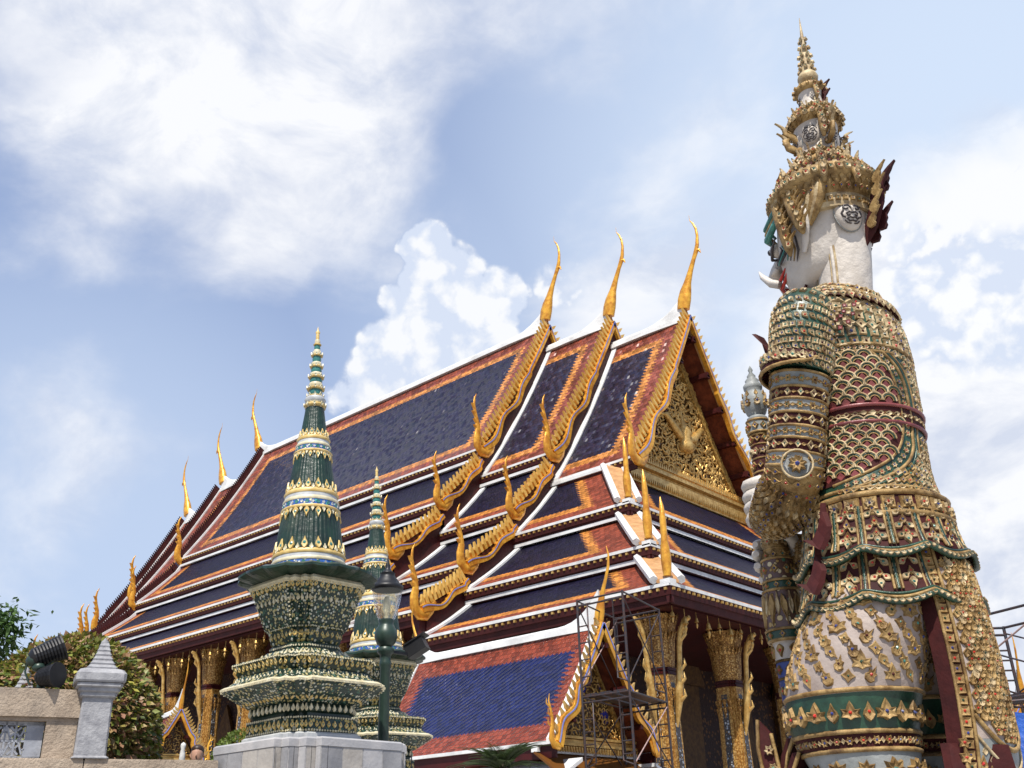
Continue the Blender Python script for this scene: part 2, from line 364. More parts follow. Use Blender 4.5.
# ================================================================== ORDINATION HALL
XC, YC = -56.8, 48.4
hall = empty('temple_hall', 'great Thai hall with stacked navy and orange tiled roofs, gilded finials and tall gold columns', 'temple', (XC, YC, TZ))
def T(X, Y, z, ex=1, ey=-1): return V((ex*X, ey*Y, z-TZ))
MAINP = [(7.0*t, 35.5-11.2*(1.18*t-.18*t*t)) for t in [k/12 for k in range(13)]]
def tierp(y0, z0, y1, z1, n=6, sag=.10): return [(lerp(y0, y1, t), lerp(z0, z1, t)-sag*4*t*(1-t)) for t in [k/n for k in range(n+1)]]
TIERS = [tierp(6.95, 23.55, 10.45, 20.05), tierp(10.2, 19.35, 14.1, 16.5), tierp(13.85, 15.85, 17.1, 13.85)]
def roof_panel(name, rows, w, m, parent, nx=24, thick=.16, under='soffit_red', alongdir=None):
    """rows: [(left point, right point, arc length)], w = (left, right, top, bottom) border widths"""
    bm = bmesh.new(); u1 = bm.loops.layers.uv.new('e1'); u2 = bm.loops.layers.uv.new('e2'); u3 = bm.loops.layers.uv.new('tile')
    Stot = rows[-1][2]; dirn = (rows[-1][1]-rows[-1][0]).normalized()
    nr = len(rows); G = []; U = []
    nrm = (rows[0][1]-rows[0][0]).cross(rows[-1][0]-rows[0][0]).normalized()
    if nrm.z < 0: nrm = -nrm
    for (a, b, s_) in rows:
        G.append([bm.verts.new(a.lerp(b, i/nx)) for i in range(nx+1)])
        ln = (b-a).length
        U.append([((i/nx*ln-w[0], (1-i/nx)*ln-w[1]), (s_-w[2], Stot-s_-w[3]), (a.lerp(b, i/nx).dot(dirn), s_)) for i in range(nx+1)])
    Bt = [[bm.verts.new(v.co-V((0, 0, thick))) for v in r] for r in G]
    for i in range(nr-1):
        for j in range(nx):
            ids = ((i, j), (i, j+1), (i+1, j+1), (i+1, j))
            f = bm.faces.new([G[p][q] for p, q in ids]); f.material_index = 0; f.smooth = False
            for lp, (p, q) in zip(f.loops, ids):
                lp[u1].uv, lp[u2].uv, lp[u3].uv = U[p][q]
            f = bm.faces.new([Bt[p][q] for p, q in reversed(ids)]); f.material_index = 1
    def side(a, b):
        for k in range(len(a)-1):
            f = bm.faces.new((a[k], a[k+1], b[k+1], b[k])); f.material_index = 1
    side(G[0], Bt[0]); side(G[-1], Bt[-1]); side([r[0] for r in G], [r[0] for r in Bt]); side([r[-1] for r in G], [r[-1] for r in Bt])
    bmesh.ops.recalc_face_normals(bm, faces=bm.faces)
    me = D.meshes.new(name); bm.to_mesh(me); bm.free()
    me.materials.append(MT[m]); me.materials.append(MT[under])
    o = D.objects.new(name, me); C.objects.link(o); o.parent = parent
    return o
def arclen(p):
    s = [0]
    for a, b in zip(p, p[1:]): s.append(s[-1]+math.hypot(b[0]-a[0], b[1]-a[1]))
    return s
def dz(p, d): return [(y, z+d) for y, z in p]
def section_panel(name, prof, X0, X1, ex, ey, w, m, nx=24):
    s = arclen(prof)
    a, b = (X0, X1)
    rows = [(T(a, y, z, ex, ey), T(b, y, z, ex, ey), k) for (y, z), k in zip(prof, s)]
    return roof_panel(name, rows, w, m, hall, nx)
XA, XB, XCC = 17.5, 23.0, 28.75
XF = 16.1     # far end of the long roof
DB, DCm, DCt = -1.85, -3.65, -3.2
EX = (1, -1)
def eave_trim(P0, P1, outv, hf=.62, name='fascia'):
    """white edge on top, row of beads, maroon board under an eave"""
    P0, P1, outv = V(P0), V(P1), V(outv)
    w_ = MB(); w_.prism([P0-outv*.04, P0+outv*.12, P0+outv*.12-V((0, 0, .13)), P0-outv*.04-V((0, 0, .13))], P1-P0)
    w_.build('white_edge', 'white_plaster', hall)
    m_ = MB(); a = P0-V((0, 0, .13)); 
    m_.prism([a+outv*.09, a-outv*.12, a-outv*.12-V((0, 0, hf)), a-outv*.02-V((0, 0, hf))], P1-P0)
    m_.prism([a+outv*.13-V((0, 0, .16)), a-outv*.0-V((0, 0, .16)), a-outv*.0-V((0, 0, .34)), a+outv*.10-V((0, 0, .34))], P1-P0)
    d = m_; n = int((P1-P0).length/.34)
    for k in range(n):
        p = P0.lerp(P1, (k+.5)/n)-V((0, 0, .235))+outv*.12
        d.box(p, (.1, .1, .1), 1)
    m_.build(name, ['maroon_fascia', 'gold_leaf'], hall)
def flash(P0, P1, up=(0, 0, .22), out=(0, 0, 0), name='white_flashing'):
    m_ = MB(); P0, P1, up, out = V(P0), V(P1), V(up), V(out)
    m_.prism([P0, P0+out, P0+out+up, P0+up], P1-P0); return m_.build(name, 'white_plaster', hall)
def beadless(P0, P1, outv, hf): pass
def end_wall(prof, X, ex, ey, drop=2.3):
    X += .04
    m_ = MB(); up = [T(X, y, z-.05, ex, ey) for y, z in prof]; lo = [T(X, y, z-drop, ex, ey) for y, z in prof]
    m_.strip(up, lo, V((-ex*.3, 0, 0))); m_.build('gable_infill', 'maroon', hall)
def barge(prof, X, ex, ey, big=True):
    """gilded naga bargeboard along a roof end, with a row of fins, blue inlay and crest"""
    s = arclen(prof); n = 64 if big else 34
    ys = [p[0] for p in prof]; zs = [p[1] for p in prof]
    def pt(t):
        a = t*s[-1]; k = 0
        while k < len(s)-2 and s[k+1] < a: k += 1
        f = (a-s[k])/(s[k+1]-s[k]); return lerp(ys[k], ys[k+1], f), lerp(zs[k], zs[k+1], f)
    def frame(t):
        y, z = pt(t); y2, z2 = pt(min(1, t+.01)); y1, z1 = pt(max(0, t-.01))
        d = V((y2-y1, z2-z1)).normalized(); return y, z, d, V((-d.y, d.x))*-1 if False else V((-d.y, d.x))
    scl = 1.0 if big else .82
    A = []; B = []; I1 = []; I2 = []; I3 = []; I4 = []
    for k in range(n+1):
        t = k/n; y, z, d, nr = frame(t)      # nr points up/outward
        st = .38 if big else .1
        q = max(0, (t-st)/(1-st))
        amp = .19*min(1, q*3)*scl
        wav = amp*sin(q*pi*(4.2 if big else 2.6)) if q > 0 else 0
        c_ = -.10+wav-(.10 if q > 0 else 0)
        wd = (.16 if q <= 0 else .185+.05*sin(q*9))*scl
        P = lambda o: T(X, y+nr.x*o, z+nr.y*o, ex, ey)
        A.append(P(c_+wd)); B.append(P(c_-wd)); I1.append(P(c_+wd*.62)); I2.append(P(c_+wd*.38))
    th = V((ex*.26, 0, 0))
    m_ = MB(); m_.strip(A, B, th)
    # scroll at lower end and small scrolls along the belly
    BARGE = m_
    i_ = MB(); i_.strip([p+V((ex*.262, 0, 0)) for p in I1], [p+V((ex*.262, 0, 0)) for p in I2], V((ex*.02, 0, 0)))
    # fins
    f_ = m_; nf = (30 if big else 12)*(1 if ex > 0 else 2)
    for k in range(nf):
        t = (k+.6)/(nf+.3); y, z, d, nr = frame(t)
        L_ = (.72 if big else .66)*(1 if t < .9 else .8)
        base = .05; pts = []
        for (a, o) in ((-.10, base), (.10, base), (.09, base+.45*L_), (-.13, base+L_), (-.13, base+.5*L_)):
            pts.append(T(X+.04, y+nr.x*o+d.x*a, z+nr.y*o+d.y*a, ex, ey))
        f_.prism(pts, (ex*.15, 0, 0), 1 if ex > 0 else 0)
    b_ = m_.build('bargeboard', ['gold_paint', 'gold_fin'] if ex > 0 else ['maroon_fascia'], hall)
    if ex > 0: i_.build('blue_inlay', 'blue_inlay', b_)
    # thin maroon board behind the fins
    k_ = MB(); k_.strip([T(X-.12, y+.05, z+(.5 if ex > 0 else .16), ex, ey) for y, z in prof], [T(X-.12, y, z-(.5 if ex > 0 else .16), ex, ey) for y, z in prof], V((ex*.12, 0, 0)))
    k_.build('backing_board', 'tan_board' if ex > 0 else 'white_plaster', b_)
    # roof-end crest (naga head turned up)
    y, z, d, nr = frame(1)
    sc = 1.0 if big else .86
    pth = [(-1.0, .55, .16), (-.75, .05, .25), (-.35, -.30, .32), (.15, -.32, .34), (.48, .0, .34), (.50, .5, .30), (.40, 1.0, .24), (.44, 1.5, .19), (.60, 2.0, .15), (.72, 2.6, .11), (.66, 3.1, .07), (.50, 3.45, .02)]
    c_ = MB(); c_.tube([T(X+.13, y+a*sc, z+b*sc, ex, ey) for a, b, r in pth], [r*sc for a, b, r in pth], 8, flat=.45, ref=(0, 0, 1))
    for (a, b, l_) in ((.30, .95, .34), (.34, 1.35, .3), (.5, 1.85, .26), (.6, 2.35, .2)):
        for sg in (1,):
            c_.prism([T(X+.06, y+(a+.15)*sc, z+b*sc, ex, ey), T(X+.06, y+(a+.15+l_)*sc, z+(b+.35)*sc, ex, ey), T(X+.06, y+(a+.15)*sc, z+(b+.3)*sc, ex, ey)], (ex*.14, 0, 0))
    c_.build('naga_crest', 'gold_paint', b_)
    return b_
def chofa(X, z, ex, white=False):
    p = [(-.2, -.7, .45), (-.05, 0, .48), (.10, .55, .42), (.32, 1.2, .27), (.62, 2.0, .19), (.95, 2.8, .15), (1.18, 3.3, .17), (1.32, 3.8, .14), (1.40, 4.5, .10), (1.36, 5.1, .085), (1.2, 5.6, .06), (1.0, 5.95, .02)]
    m_ = MB(); m_.tube([T(X+a, 0, z+b*.92, ex) for a, b, r in p], [r for a, b, r in p], 8, flat=.7, ref=(1, 0, 0))
    m_.tube([T(X+1.1, 0, z+3.1, ex), T(X+1.42, 0, z+3.05, ex), T(X+1.5, 0, z+2.8, ex)], [.12, .1, .02], 6)
    m_.tube([T(X+1.0, 0, z+5.45, ex), T(X+.98, 0, z+5.9, ex)], [.018, .008], 4)
    m_.build('ridge_finial', 'gold_paint', hall)
def ridge(X0, X1, z, ex):
    """white plaster ridge sweeping up at its outer end; X1 is the gable end"""
    rs = []; n = 26
    for k in range(n+1):
        t = k/n; X = lerp(X0, X1-.15, t); q = max(0, (X-(X1-3.4))/3.25)
        up = 1.25*q**2.4; hw = lerp(.42, .22, q**1.5)
        rs.append([T(X, a, z+b, ex, 1) for a, b in ((-hw, -.40), (-hw*.95, -.12), (-hw*.62, -.06), (-hw*.55, .10+up*.85), (-.1, .2+up), (.1, .2+up), (hw*.55, .10+up*.85), (hw*.62, -.06), (hw*.95, -.12), (hw, -.40))])
    m_ = MB(); m_.rings(rs, 0, False); m_.build('ridge_cap', 'white_plaster', hall)

# section A (one long roof), B and C at both ends
for ey in (-1, 1):
    p = MAINP; s = arclen(p)
    roof_panel('main_roof', [(T(-XF-.0, y, z, 1, ey), T(XA, y, z, 1, ey), k) for (y, z), k in zip(p, s)], (2.1, 2.1, 2.0, 1.4), 'roof_main', hall, 48)
    for q, tp in enumerate(TIERS):
        s = arclen(tp)
        roof_panel('tier_roof', [(T(-XF, y, z, 1, ey), T(XA, y, z, 1, ey), k) for (y, z), k in zip(tp, s)], (1.3, 1.3, .0, 1.3), 'roof_tier', hall, 48)
    for pr_ in [MAINP]+TIERS:
        y, z = pr_[-1]; eave_trim(T(-XF, y, z+.02, 1, ey), T(XA, y, z+.02, 1, ey), (0, ey, 0))
    for tp in TIERS:
        y, z = tp[0]; flash(T(-XF, y+.1, z-.03, 1, ey), T(XA, y+.1, z-.03, 1, ey), (0, 0, .17), (0, ey*.18, 0))
for ex in EX:
    XE = XA if ex > 0 else XF
    for ey in (-1, 1):
        for (X0, X1, dm, dt, nm) in ((XE-.3, XB, DB, DB, 'B'), (XB-.3, XCC, DCm, DCt, 'C')):
            section_panel('main_roof', dz(MAINP, dm), X0, X1, ex, ey, (-50, 2.1, 2.0, 1.4), 'roof_main', 12)
            y, z = MAINP[-1]; eave_trim(T(X0, y, z+dm+.02, ex, ey), T(X1, y, z+dm+.02, ex, ey), (0, ey, 0))
            for q, tp in enumerate(TIERS):
                y, z = tp[0]; y1, z1 = tp[-1]
                if nm == 'B' and (ex > 0 or q < 1):
                    section_panel('tier_roof', dz(tp, dt), X0, X1, ex, ey, (-50, 1.3, .0, 1.3), 'roof_tier', 12)
                    eave_trim(T(X0, y1, z1+dt+.02, ex, ey), T(X1, y1, z1+dt+.02, ex, ey), (0, ey, 0))
                    flash(T(X0, y+.1, z+dt-.03, ex, ey), T(X1, y+.1, z+dt-.03, ex, ey), (0, 0, .17), (0, ey*.18, 0))
            # white flashing where the next roof meets the higher one
            w_ = MB(); pp = dz(MAINP, dm)
            w_.strip([T(X0+.3, yy, zz+.02, ex, ey) for yy, zz in pp], [T(X0+.3, yy, zz+.16, ex, ey) for yy, zz in pp], V((ex*.42, 0, 0)))
            w_.build('white_flashing', 'white_plaster', hall)
            for tp in (TIERS if ex > 0 else []):
                pp = dz(tp, dt); w_ = MB()
                w_.strip([T(X0+.3, yy, zz+.02, ex, ey) for yy, zz in pp], [T(X0+.3, yy, zz+.15, ex, ey) for yy, zz in pp], V((ex*.42, 0, 0)))
                w_.build('white_flashing', 'white_plaster', hall)
        # gable ends of A and B
        for X, d in ((XE, 0), (XB, DB)):
            end_wall(dz(MAINP, d), X, ex, ey)
            for tp in (TIERS if ex > 0 or X == XF else TIERS[:1]): end_wall(dz(tp, d), X, ex, ey, 2.6)
            barge(dz(MAINP, d), X, ex, ey)
            for tp in (TIERS if ex > 0 or X == XF else TIERS[:1]): barge(dz([(tp[0][0]+.25, tp[0][1]-.1)]+tp[1:], d), X, ex, ey, False)
        barge(dz(MAINP, DCm), XCC, ex, ey)
    ridge(0, XA, 35.55, ex); ridge(XA-.2, XB, 35.55+DB, ex); ridge(XB-.2, XCC, 35.55+DCm, ex)
    chofa(XA, 36.7, ex); chofa(XB, 36.7+DB, ex); chofa(XCC, 36.7+DCm, ex)

# hipped lower tiers of section C, wrapping the front
HX = [(27.2, 30.5), (30.25, 33.9), (33.65, 36.6)]     # inner and outer X of each tier
for ex in (1,):
    for q, tp in enumerate(TIERS):
        pp = dz(tp, DCt); s = arclen(pp); (yi, zi), (yo, zo) = pp[0], pp[-1]; xi, xo = HX[q]
        endw = (2.6, 3.0, 2.2)[q]
        for ey in (-1, 1):
            rows = [(T(XB-.3, y, z, ex, ey), T(lerp(xi, xo, (y-yi)/(yo-yi)), y, z, ex, ey), k) for (y, z), k in zip(pp, s)]
            roof_panel('tier_roof', rows, (-50, endw, .0, 1.35), 'roof_tier', hall, 20)
            eave_trim(T(XB, yo, zo+.02, ex, ey), T(xo+.08, yo, zo+.02, ex, ey), (0, ey, 0))
            flash(T(XB, yi+.1, zi-.03, ex, ey), T(xi, yi+.1, zi-.03, ex, ey), (0, 0, .17), (0, ey*.18, 0))
            # hip: tan board between two white ribs
            a = T(xi, yi, zi+.05, ex, ey); b = T(xo-.15, yo-.15, zo+.05, ex, ey)
            dn = (b-a).normalized(); sd = V((dn.y, -dn.x, 0)).normalized()
            t_ = MB(); t_.strip([a-sd*.42, b-sd*.42], [a+sd*.42, b+sd*.42], V((0, 0, .16))); t_.build('hip_board', 'tan_board', hall)
            for sg in (-1, 1):
                w_ = MB(); w_.tube([a+sd*sg*.52+V((0, 0, .12)), b+sd*sg*.52+V((0, 0, .12))], .17, 6, sm=False); w_.build('hip_rib', 'white_plaster', hall)
            w_ = MB(); w_.box(T(xo-.1, yo-.1, zo+.06, ex, ey), (.44, .44, .2)); w_.build('corner_block', 'white_plaster', hall)
            f_ = MB(); cx, cy = xo-.1, yo-.1
            pth = [(0, 0, .16), (.03, .5, .2), (.0, .9, .2), (.05, 1.4, .13), (.10, 2.1, .13), (.08, 2.7, .09), (.0, 3.1, .02)]
            f_.tube([T(cx+a2*.7, cy+a2*.7, zo+.3+b2, ex, ey) for a2, b2, r2 in pth], [r2 for _, _, r2 in pth], 8)
            f_.build('corner_finial', 'gold_paint', hall)
        # front panel
        rows = [(T(lerp(xi, xo, (y-yi)/(yo-yi)), y, z, ex, -1), T(lerp(xi, xo, (y-yi)/(yo-yi)), y, z, ex, 1), k) for (y, z), k in zip(pp, s)]
        roof_panel('tier_roof', rows, (endw, endw, .0, .95), 'roof_tier', hall, 28)
        eave_trim(T(xo, yo+.08, zo+.02, ex, -1), T(xo, yo+.08, zo+.02, ex, 1), (ex, 0, 0))
        flash(T(xi+.1, yi, zi-.03, ex, -1), T(xi+.1, yi, zi-.03, ex, 1), (0, 0, .17), (ex*.18, 0, 0))
        # fascia walls above the top edge of each tier are closed by a maroon core
    # pediment
    zb = 20.75; PX = 27.25
    ap = 31.0
    pd = MB(); pd.prism([T(PX, 6.3, zb-.9, ex, -1), T(PX, 6.3, zb-.9, ex, 1), T(PX, 5.6, zb+.9, ex, 1), T(PX, 0, ap, ex), T(PX, 5.6, zb+.9, ex, -1)], (ex*.1, 0, 0))
    ped = pd.build('pediment', 'carving_ground', hall)
    if ex == 1:
        c_ = MB(); rnd = random.Random(5)
        def curl(cy, cz, r, a0, sg, d):
            pts = []; rad = []
            for k in range(9):
                f = k/8; a = a0+sg*f*4.4; rr = r*(1-.72*f)
                pts.append(T(PX+d, cy+rr*cos(a), cz+rr*sin(a), ex, 1)); rad.append(r*.20*(1-.5*f))
            c_.tube(pts, rad, 5)
        for row in range(21):
            z = zb+.75+row*.455
            half = (ap-.5-z)/(ap-zb-.9)*5.35
            n = max(1, int(half/.42))
            for k in range(n+1):
                y = k/max(1, n)*half
                for sg in ((-1, 1) if k else (1,)):
                    rr = rnd.uniform(.24, .40)
                    a0 = rnd.uniform(0, 6.28); s2 = rnd.choice((-1, 1))
                    curl(sg*y, z+rnd.uniform(-.15, .15), rr, a0 if sg > 0 else pi-a0, s2*sg, .16+rnd.uniform(0, .14))
                    # leaf tip
                    for j in range(2):
                        a = rnd.uniform(0, 6.28); l_ = rnd.uniform(.3, .55)
                        c_.tube([T(PX+.18, sg*y, z, ex, 1), T(PX+.34, sg*y+cos(a)*l_*.6, z+sin(a)*l_*.6, ex, 1), T(PX+.2, sg*y+cos(a)*l_, z+sin(a)*l_, ex, 1)], [.09, .07, .015], 4)
        # central figure medallion and framing rails
        c_.lathe([(.0, 0), (.5, .1), (.62, .5), (.42, .9), (.55, 1.3), (.3, 1.8), (.12, 2.3), (.02, 3.0)], 12, T(PX+.3, 0, zb+2.2, ex))
        for sg in (-1, 1):
            c_.tube([T(PX+.25, 0, zb+3.0, ex, sg), T(PX+.45, .9, zb+3.35, ex, sg), T(PX+.4, 1.9, zb+4.2, ex, sg), T(PX+.3, 2.5, zb+4.1, ex, sg)], [.25, .28, .2, .04], 6)
        c_.build('gilded_carving', 'gold_leaf', ped)
    fr = MB()
    for sg in (-1, 1):
        prs = [T(PX+.1, y-.35, z+DCm-.65, ex, sg) for y, z in MAINP[1:]]; prs2 = [T(PX+.1, max(0, y-.75), z+DCm-.95, ex, sg) for y, z in MAINP[1:]]
        fr.strip(prs, prs2, V((ex*.3, 0, 0)))
    fr.build('raking_frame', 'gold_dark', ped)
    co = MB()
    for k, (zz, hh, oo) in enumerate(((zb-.85, .22, .55), (zb-.6, .16, .42), (zb-.40, .3, .62), (zb-.08, .14, .45), (zb+.1, .2, .7), (zb+.34, .16, .5))):
        co.box(T(PX+oo/2, 0, zz, ex), (oo, 12.9-k*.12, hh*.92))
    for k in range(60):
        y = -6.2+12.4*k/59
        co.prism([T(PX+.5, y-.1, zb+.42, ex, 1), T(PX+.5, y+.1, zb+.42, ex, 1), T(PX+.5, y, zb+.78, ex, 1)], (ex*.08, 0, 0))
        co.prism([T(PX+.56, y-.09, zb-.55, ex, 1), T(PX+.56, y+.09, zb-.55, ex, 1), T(PX+.56, y, zb-.86, ex, 1)], (ex*.08, 0, 0))
    co.build('gilded_cornice', 'gold_leaf', ped)
    # purlins seen under the front eave
    for k in range(1, 7):
        y, z = MAINP[2*k-1]
        for ey in (-1, 1):
            b_ = MB(); b_.box(T(PX+.9, y-.25, z+DCm-.42, ex, ey), (1.5, .26, .3)); b_.box(T(PX+1.55, y-.25, z+DCm-.55, ex, ey), (.2, .34, .2)); b_.build('purlin', 'maroon', hall)

# maroon core under the roofs (blocks light, gives the fascia walls their body)
for ey in (-1, 1):
    cmb_ = MB()
    for (X0, X1, d) in ((-XF+.2, XA, 0), (XA, XB, DB), (-XB+.2, -XF+.2, DB), (XB, 27.0, DCt-.1)):
        poly = [(0, MAINP[0][1]-.6), (6.7, MAINP[-1][1]-.35), (6.72, 23.2), (10.0, 20.2), (10.02, 19.1), (13.65, 16.6), (13.7, 15.6), (13.7, 14.6), (0, 14.6)]
        cmb_.prism([T(X0, y, z+d-(.35 if abs(d) > 3 and z > 23.5 else 0), 1, ey) for y, z in poly], (X1-X0, 0, 0))
    cmb_.build('roof_core', 'maroon', hall)
for ex in (1,):   # stepped core behind the front fascias
    k_ = MB()
    for (x1, yh, z0, z1) in ((27.05, 6.6, 13.4, 20.2), (30.1, 9.95, 10.9, 16.0), (33.4, 13.4, 10.9, 12.55)):
        k_.box(T((XB+x1)/2, 0, (z0+z1)/2, ex), (x1-XB, yh*2, z1-z0))
    k_.build('roof_core', 'maroon', hall)
# soffit and beams
so_ = MB()
for ex in (1,): so_.box(T((XB+36.3)/2, 0, 9.98, ex), (36.3-XB, 33.6, .12))
for (X0, X1, z) in ((-XF, XA, 13.1), (XA, XB, 11.3), (-XB, -XA, 11.3)): so_.box(T((X0+X1)/2, 0, z, 1), (X1-X0, 33.6, .12))
so_.build('soffit', 'maroon', hall)
# vertical drop boards between sections at the eave line
db = MB()
for ex in EX:
    db.box(T(XA, 0, 12.3, ex), (.2, 33.4, 2.4)); db.box(T(XB, 0, 10.75, ex), (.2, 33.4, 1.6))
db.build('drop_board', 'maroon', hall)
# cella walls with windows
cw = MB(); cw.box(T(3, 0, 8.0, 1), (52, 21, 12.5)); cella = cw.build('hall_wall', 'wall_mosaic', hall)
for k in range(9):
    X = -20+6*k
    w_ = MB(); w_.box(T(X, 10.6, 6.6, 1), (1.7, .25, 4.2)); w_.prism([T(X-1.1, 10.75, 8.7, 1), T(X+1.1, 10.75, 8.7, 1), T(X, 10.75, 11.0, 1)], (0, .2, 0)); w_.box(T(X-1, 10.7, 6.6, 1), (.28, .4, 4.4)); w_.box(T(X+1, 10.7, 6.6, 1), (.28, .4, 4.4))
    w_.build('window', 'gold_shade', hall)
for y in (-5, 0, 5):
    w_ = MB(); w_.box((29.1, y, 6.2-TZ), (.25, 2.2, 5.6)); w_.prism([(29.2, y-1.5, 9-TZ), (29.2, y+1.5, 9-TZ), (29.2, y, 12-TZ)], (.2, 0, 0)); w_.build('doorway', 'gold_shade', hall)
pl = MB(); pl.box((6, 0, .5), (64, 37, 1.0)); pl.box((6, 0, 1.2), (62.5, 35.6, .4)); pl.build('plinth', 'marble', hall)
# columns
def col_mesh(ztop, zbot):
    """redented gilded column with flared lotus capital, in hall coordinates from z=0 at the eave down"""
    H = ztop-zbot
    plan = [(1, .55), (.86, .55), (.86, .70), (.70, .70), (.70, .86), (.55, .86), (.55, 1)]
    quad = []
    for k in range(4):
        c_, s_ = cos(k*pi/2), sin(k*pi/2)
        quad += [(x*c_-y*s_, x*s_+y*c_) for x, y in plan]
    m_ = MB()
    def ring(r, z, rr=None): return [V((x*r, y*r, z)) for x, y in quad]
    rs = [ring(.60, -H), ring(.60, -H+.5), ring(.54, -H+.6), ring(.47, -2.21)]
    m_.rings(rs, 3, False)
    m_.rings([ring(.50, -2.20), ring(.50, -2.12), ring(.46, -2.11), ring(.46, -2.06), ring(.5, -2.05), ring(.5, -1.95)], 2, False)
    n = 16; prof = [(.50, -1.94), (.56, -1.5), (.60, -1.0), (.64, -.5), (.76, -.1), (.80, 0)]
    m_.lathe(prof, 24, (0, 0, 0), 0, flute=.05, nf=12)
    for k in range(24):       # leaf tips flaring out of the capital
        a = 2*pi*k/24
        for (z, r, l_) in ((-.12, .74, .3), (-.75, .62, .34)):
            p = V((cos(a)*r, sin(a)*r, z)); o_ = V((cos(a), sin(a), 0)); sd = V((-sin(a), cos(a), 0))
            m_.add([p-sd*.075-V((0, 0, .2)), p+sd*.075-V((0, 0, .2)), p+o_*.13+V((0, 0, l_*.6)), p-o_*.06], [(0, 1, 2), (0, 2, 3), (1, 3, 2)], 0)
    for k in range(4):        # mirror-mosaic strips let into the faces
        a = k*pi/2; rt = MX.Rotation(a, 3, 'Z')
        m_.add([rt@V((.605, -.16, -H+.7)), rt@V((.605, .16, -H+.7)), rt@V((.475, .13, -2.5)), rt@V((.475, -.13, -2.5))], [(0, 1, 2, 3)], 1)
        for z in (-2.7, -3.0):
            for j in (-1, 0, 1):
                p = rt@V((.49, j*.22, z)); m_.tube([p, p-V((0, 0, .42))], [.11, .01], 5, mi=0)
    # pendant leaves under the collar
    return m_
def bracket_mesh():
    m_ = MB(); p = [(0.50, -4.1, .05), (.62, -3.5, .12), (.72, -3.0, .17), (.80, -2.5, .15), (.86, -1.9, .10), (.92, -1.2, .10), (1.05, -.7, .13), (1.28, -.3, .12), (1.5, -.22, .08)]
    m_.tube([(0, a, z) for a, z, r in p], [r for _, _, r in p], 6)
    for (a, z) in ((.75, -3.2), (.80, -2.6), (.86, -2.1), (1.0, -1.0), (1.12, -.6)):
        m_.tube([(0, a, z), (0, a+.25, z+.18), (0, a+.22, z+.42)], [.09, .06, .01], 5)
        m_.tube([(0, a, z), (0, a-.12, z-.1), (0, a-.16, z+.12)], [.07, .05, .01], 5)
    return m_
csrc = {}; bsrc = bracket_mesh()
bobj = None
def column(X, Y, ztop, dirs, ex=1, ey=-1):
    global bobj
    key = round(ztop, 1)
    if key not in csrc:
        o = col_mesh(ztop, 2.45).build('column', ['gold_mosaic', 'mirror_mosaic', 'maroon', 'gold_shaft'], hall, recalc=False); csrc[key] = o
    else:
        o = csrc[key].copy(); C.objects.link(o); o.parent = hall
    o.location = T(X, Y, ztop, ex, ey)
    for (dx, dy) in dirs:
        if bobj is None: bobj = bsrc.build('bracket', 'gold_leaf', o); b = bobj
        else: b = bobj.copy(); C.objects.link(b); b.parent = o
        b.rotation_euler = (0, 0, atan2(dy, dx)-pi/2)
CY = 15.6
cxs = [34.9-3.88*k for k in range(15)]
for ey in (-1, 1):
    for i, X in enumerate(cxs):
        zt = 9.85 if abs(X) > XB else (11.2 if abs(X) > XA else 13.0)
        ds = [(0, ey)]
        if i == 0: ds.append((1, 0))
        column(X, CY, zt, ds, 1, ey)
for y in (-10.7, -5.6, -.6, 4.4, 9.4, 13):
    for ex in (1,): column(34.9, abs(y), 9.85, [(ex, 0)], ex, 1 if y > 0 else -1)
# hanging bells
bm_ = MB(); bm_.tube([(0, 0, 0), (0, 0, -.28)], .012, 4); bm_.lathe([(.015, -.28), (.06, -.34), (.09, -.5), (.115, -.56)], 8); bm_.lathe([(.005, -.56), (.06, -.66), (.065, -.74), (0.003, -.9)], 6)
b0 = None
def bell(X, Y, z, ey=-1):
    global b0
    if b0 is None: b0 = bm_.build('bell', 'gold_leaf', hall); o = b0
    else: o = b0.copy(); C.objects.link(o); o.parent = hall
    o.location = T(X, Y, z, 1, ey); k = .72+.3*(nb % 2); o.scale = (k*1.1, k*1.1, k)
nb = 0
for k in range(24): bell(36.3, 16.6-.82*k, 9.93, -1); nb += 1
X = 35.6
while X > -16.4 and nb < 99:
    bell(X, 16.75, 9.93 if abs(X) > XB else (11.25 if abs(X) > XA else 13.02)); X -= .74; nb += 1

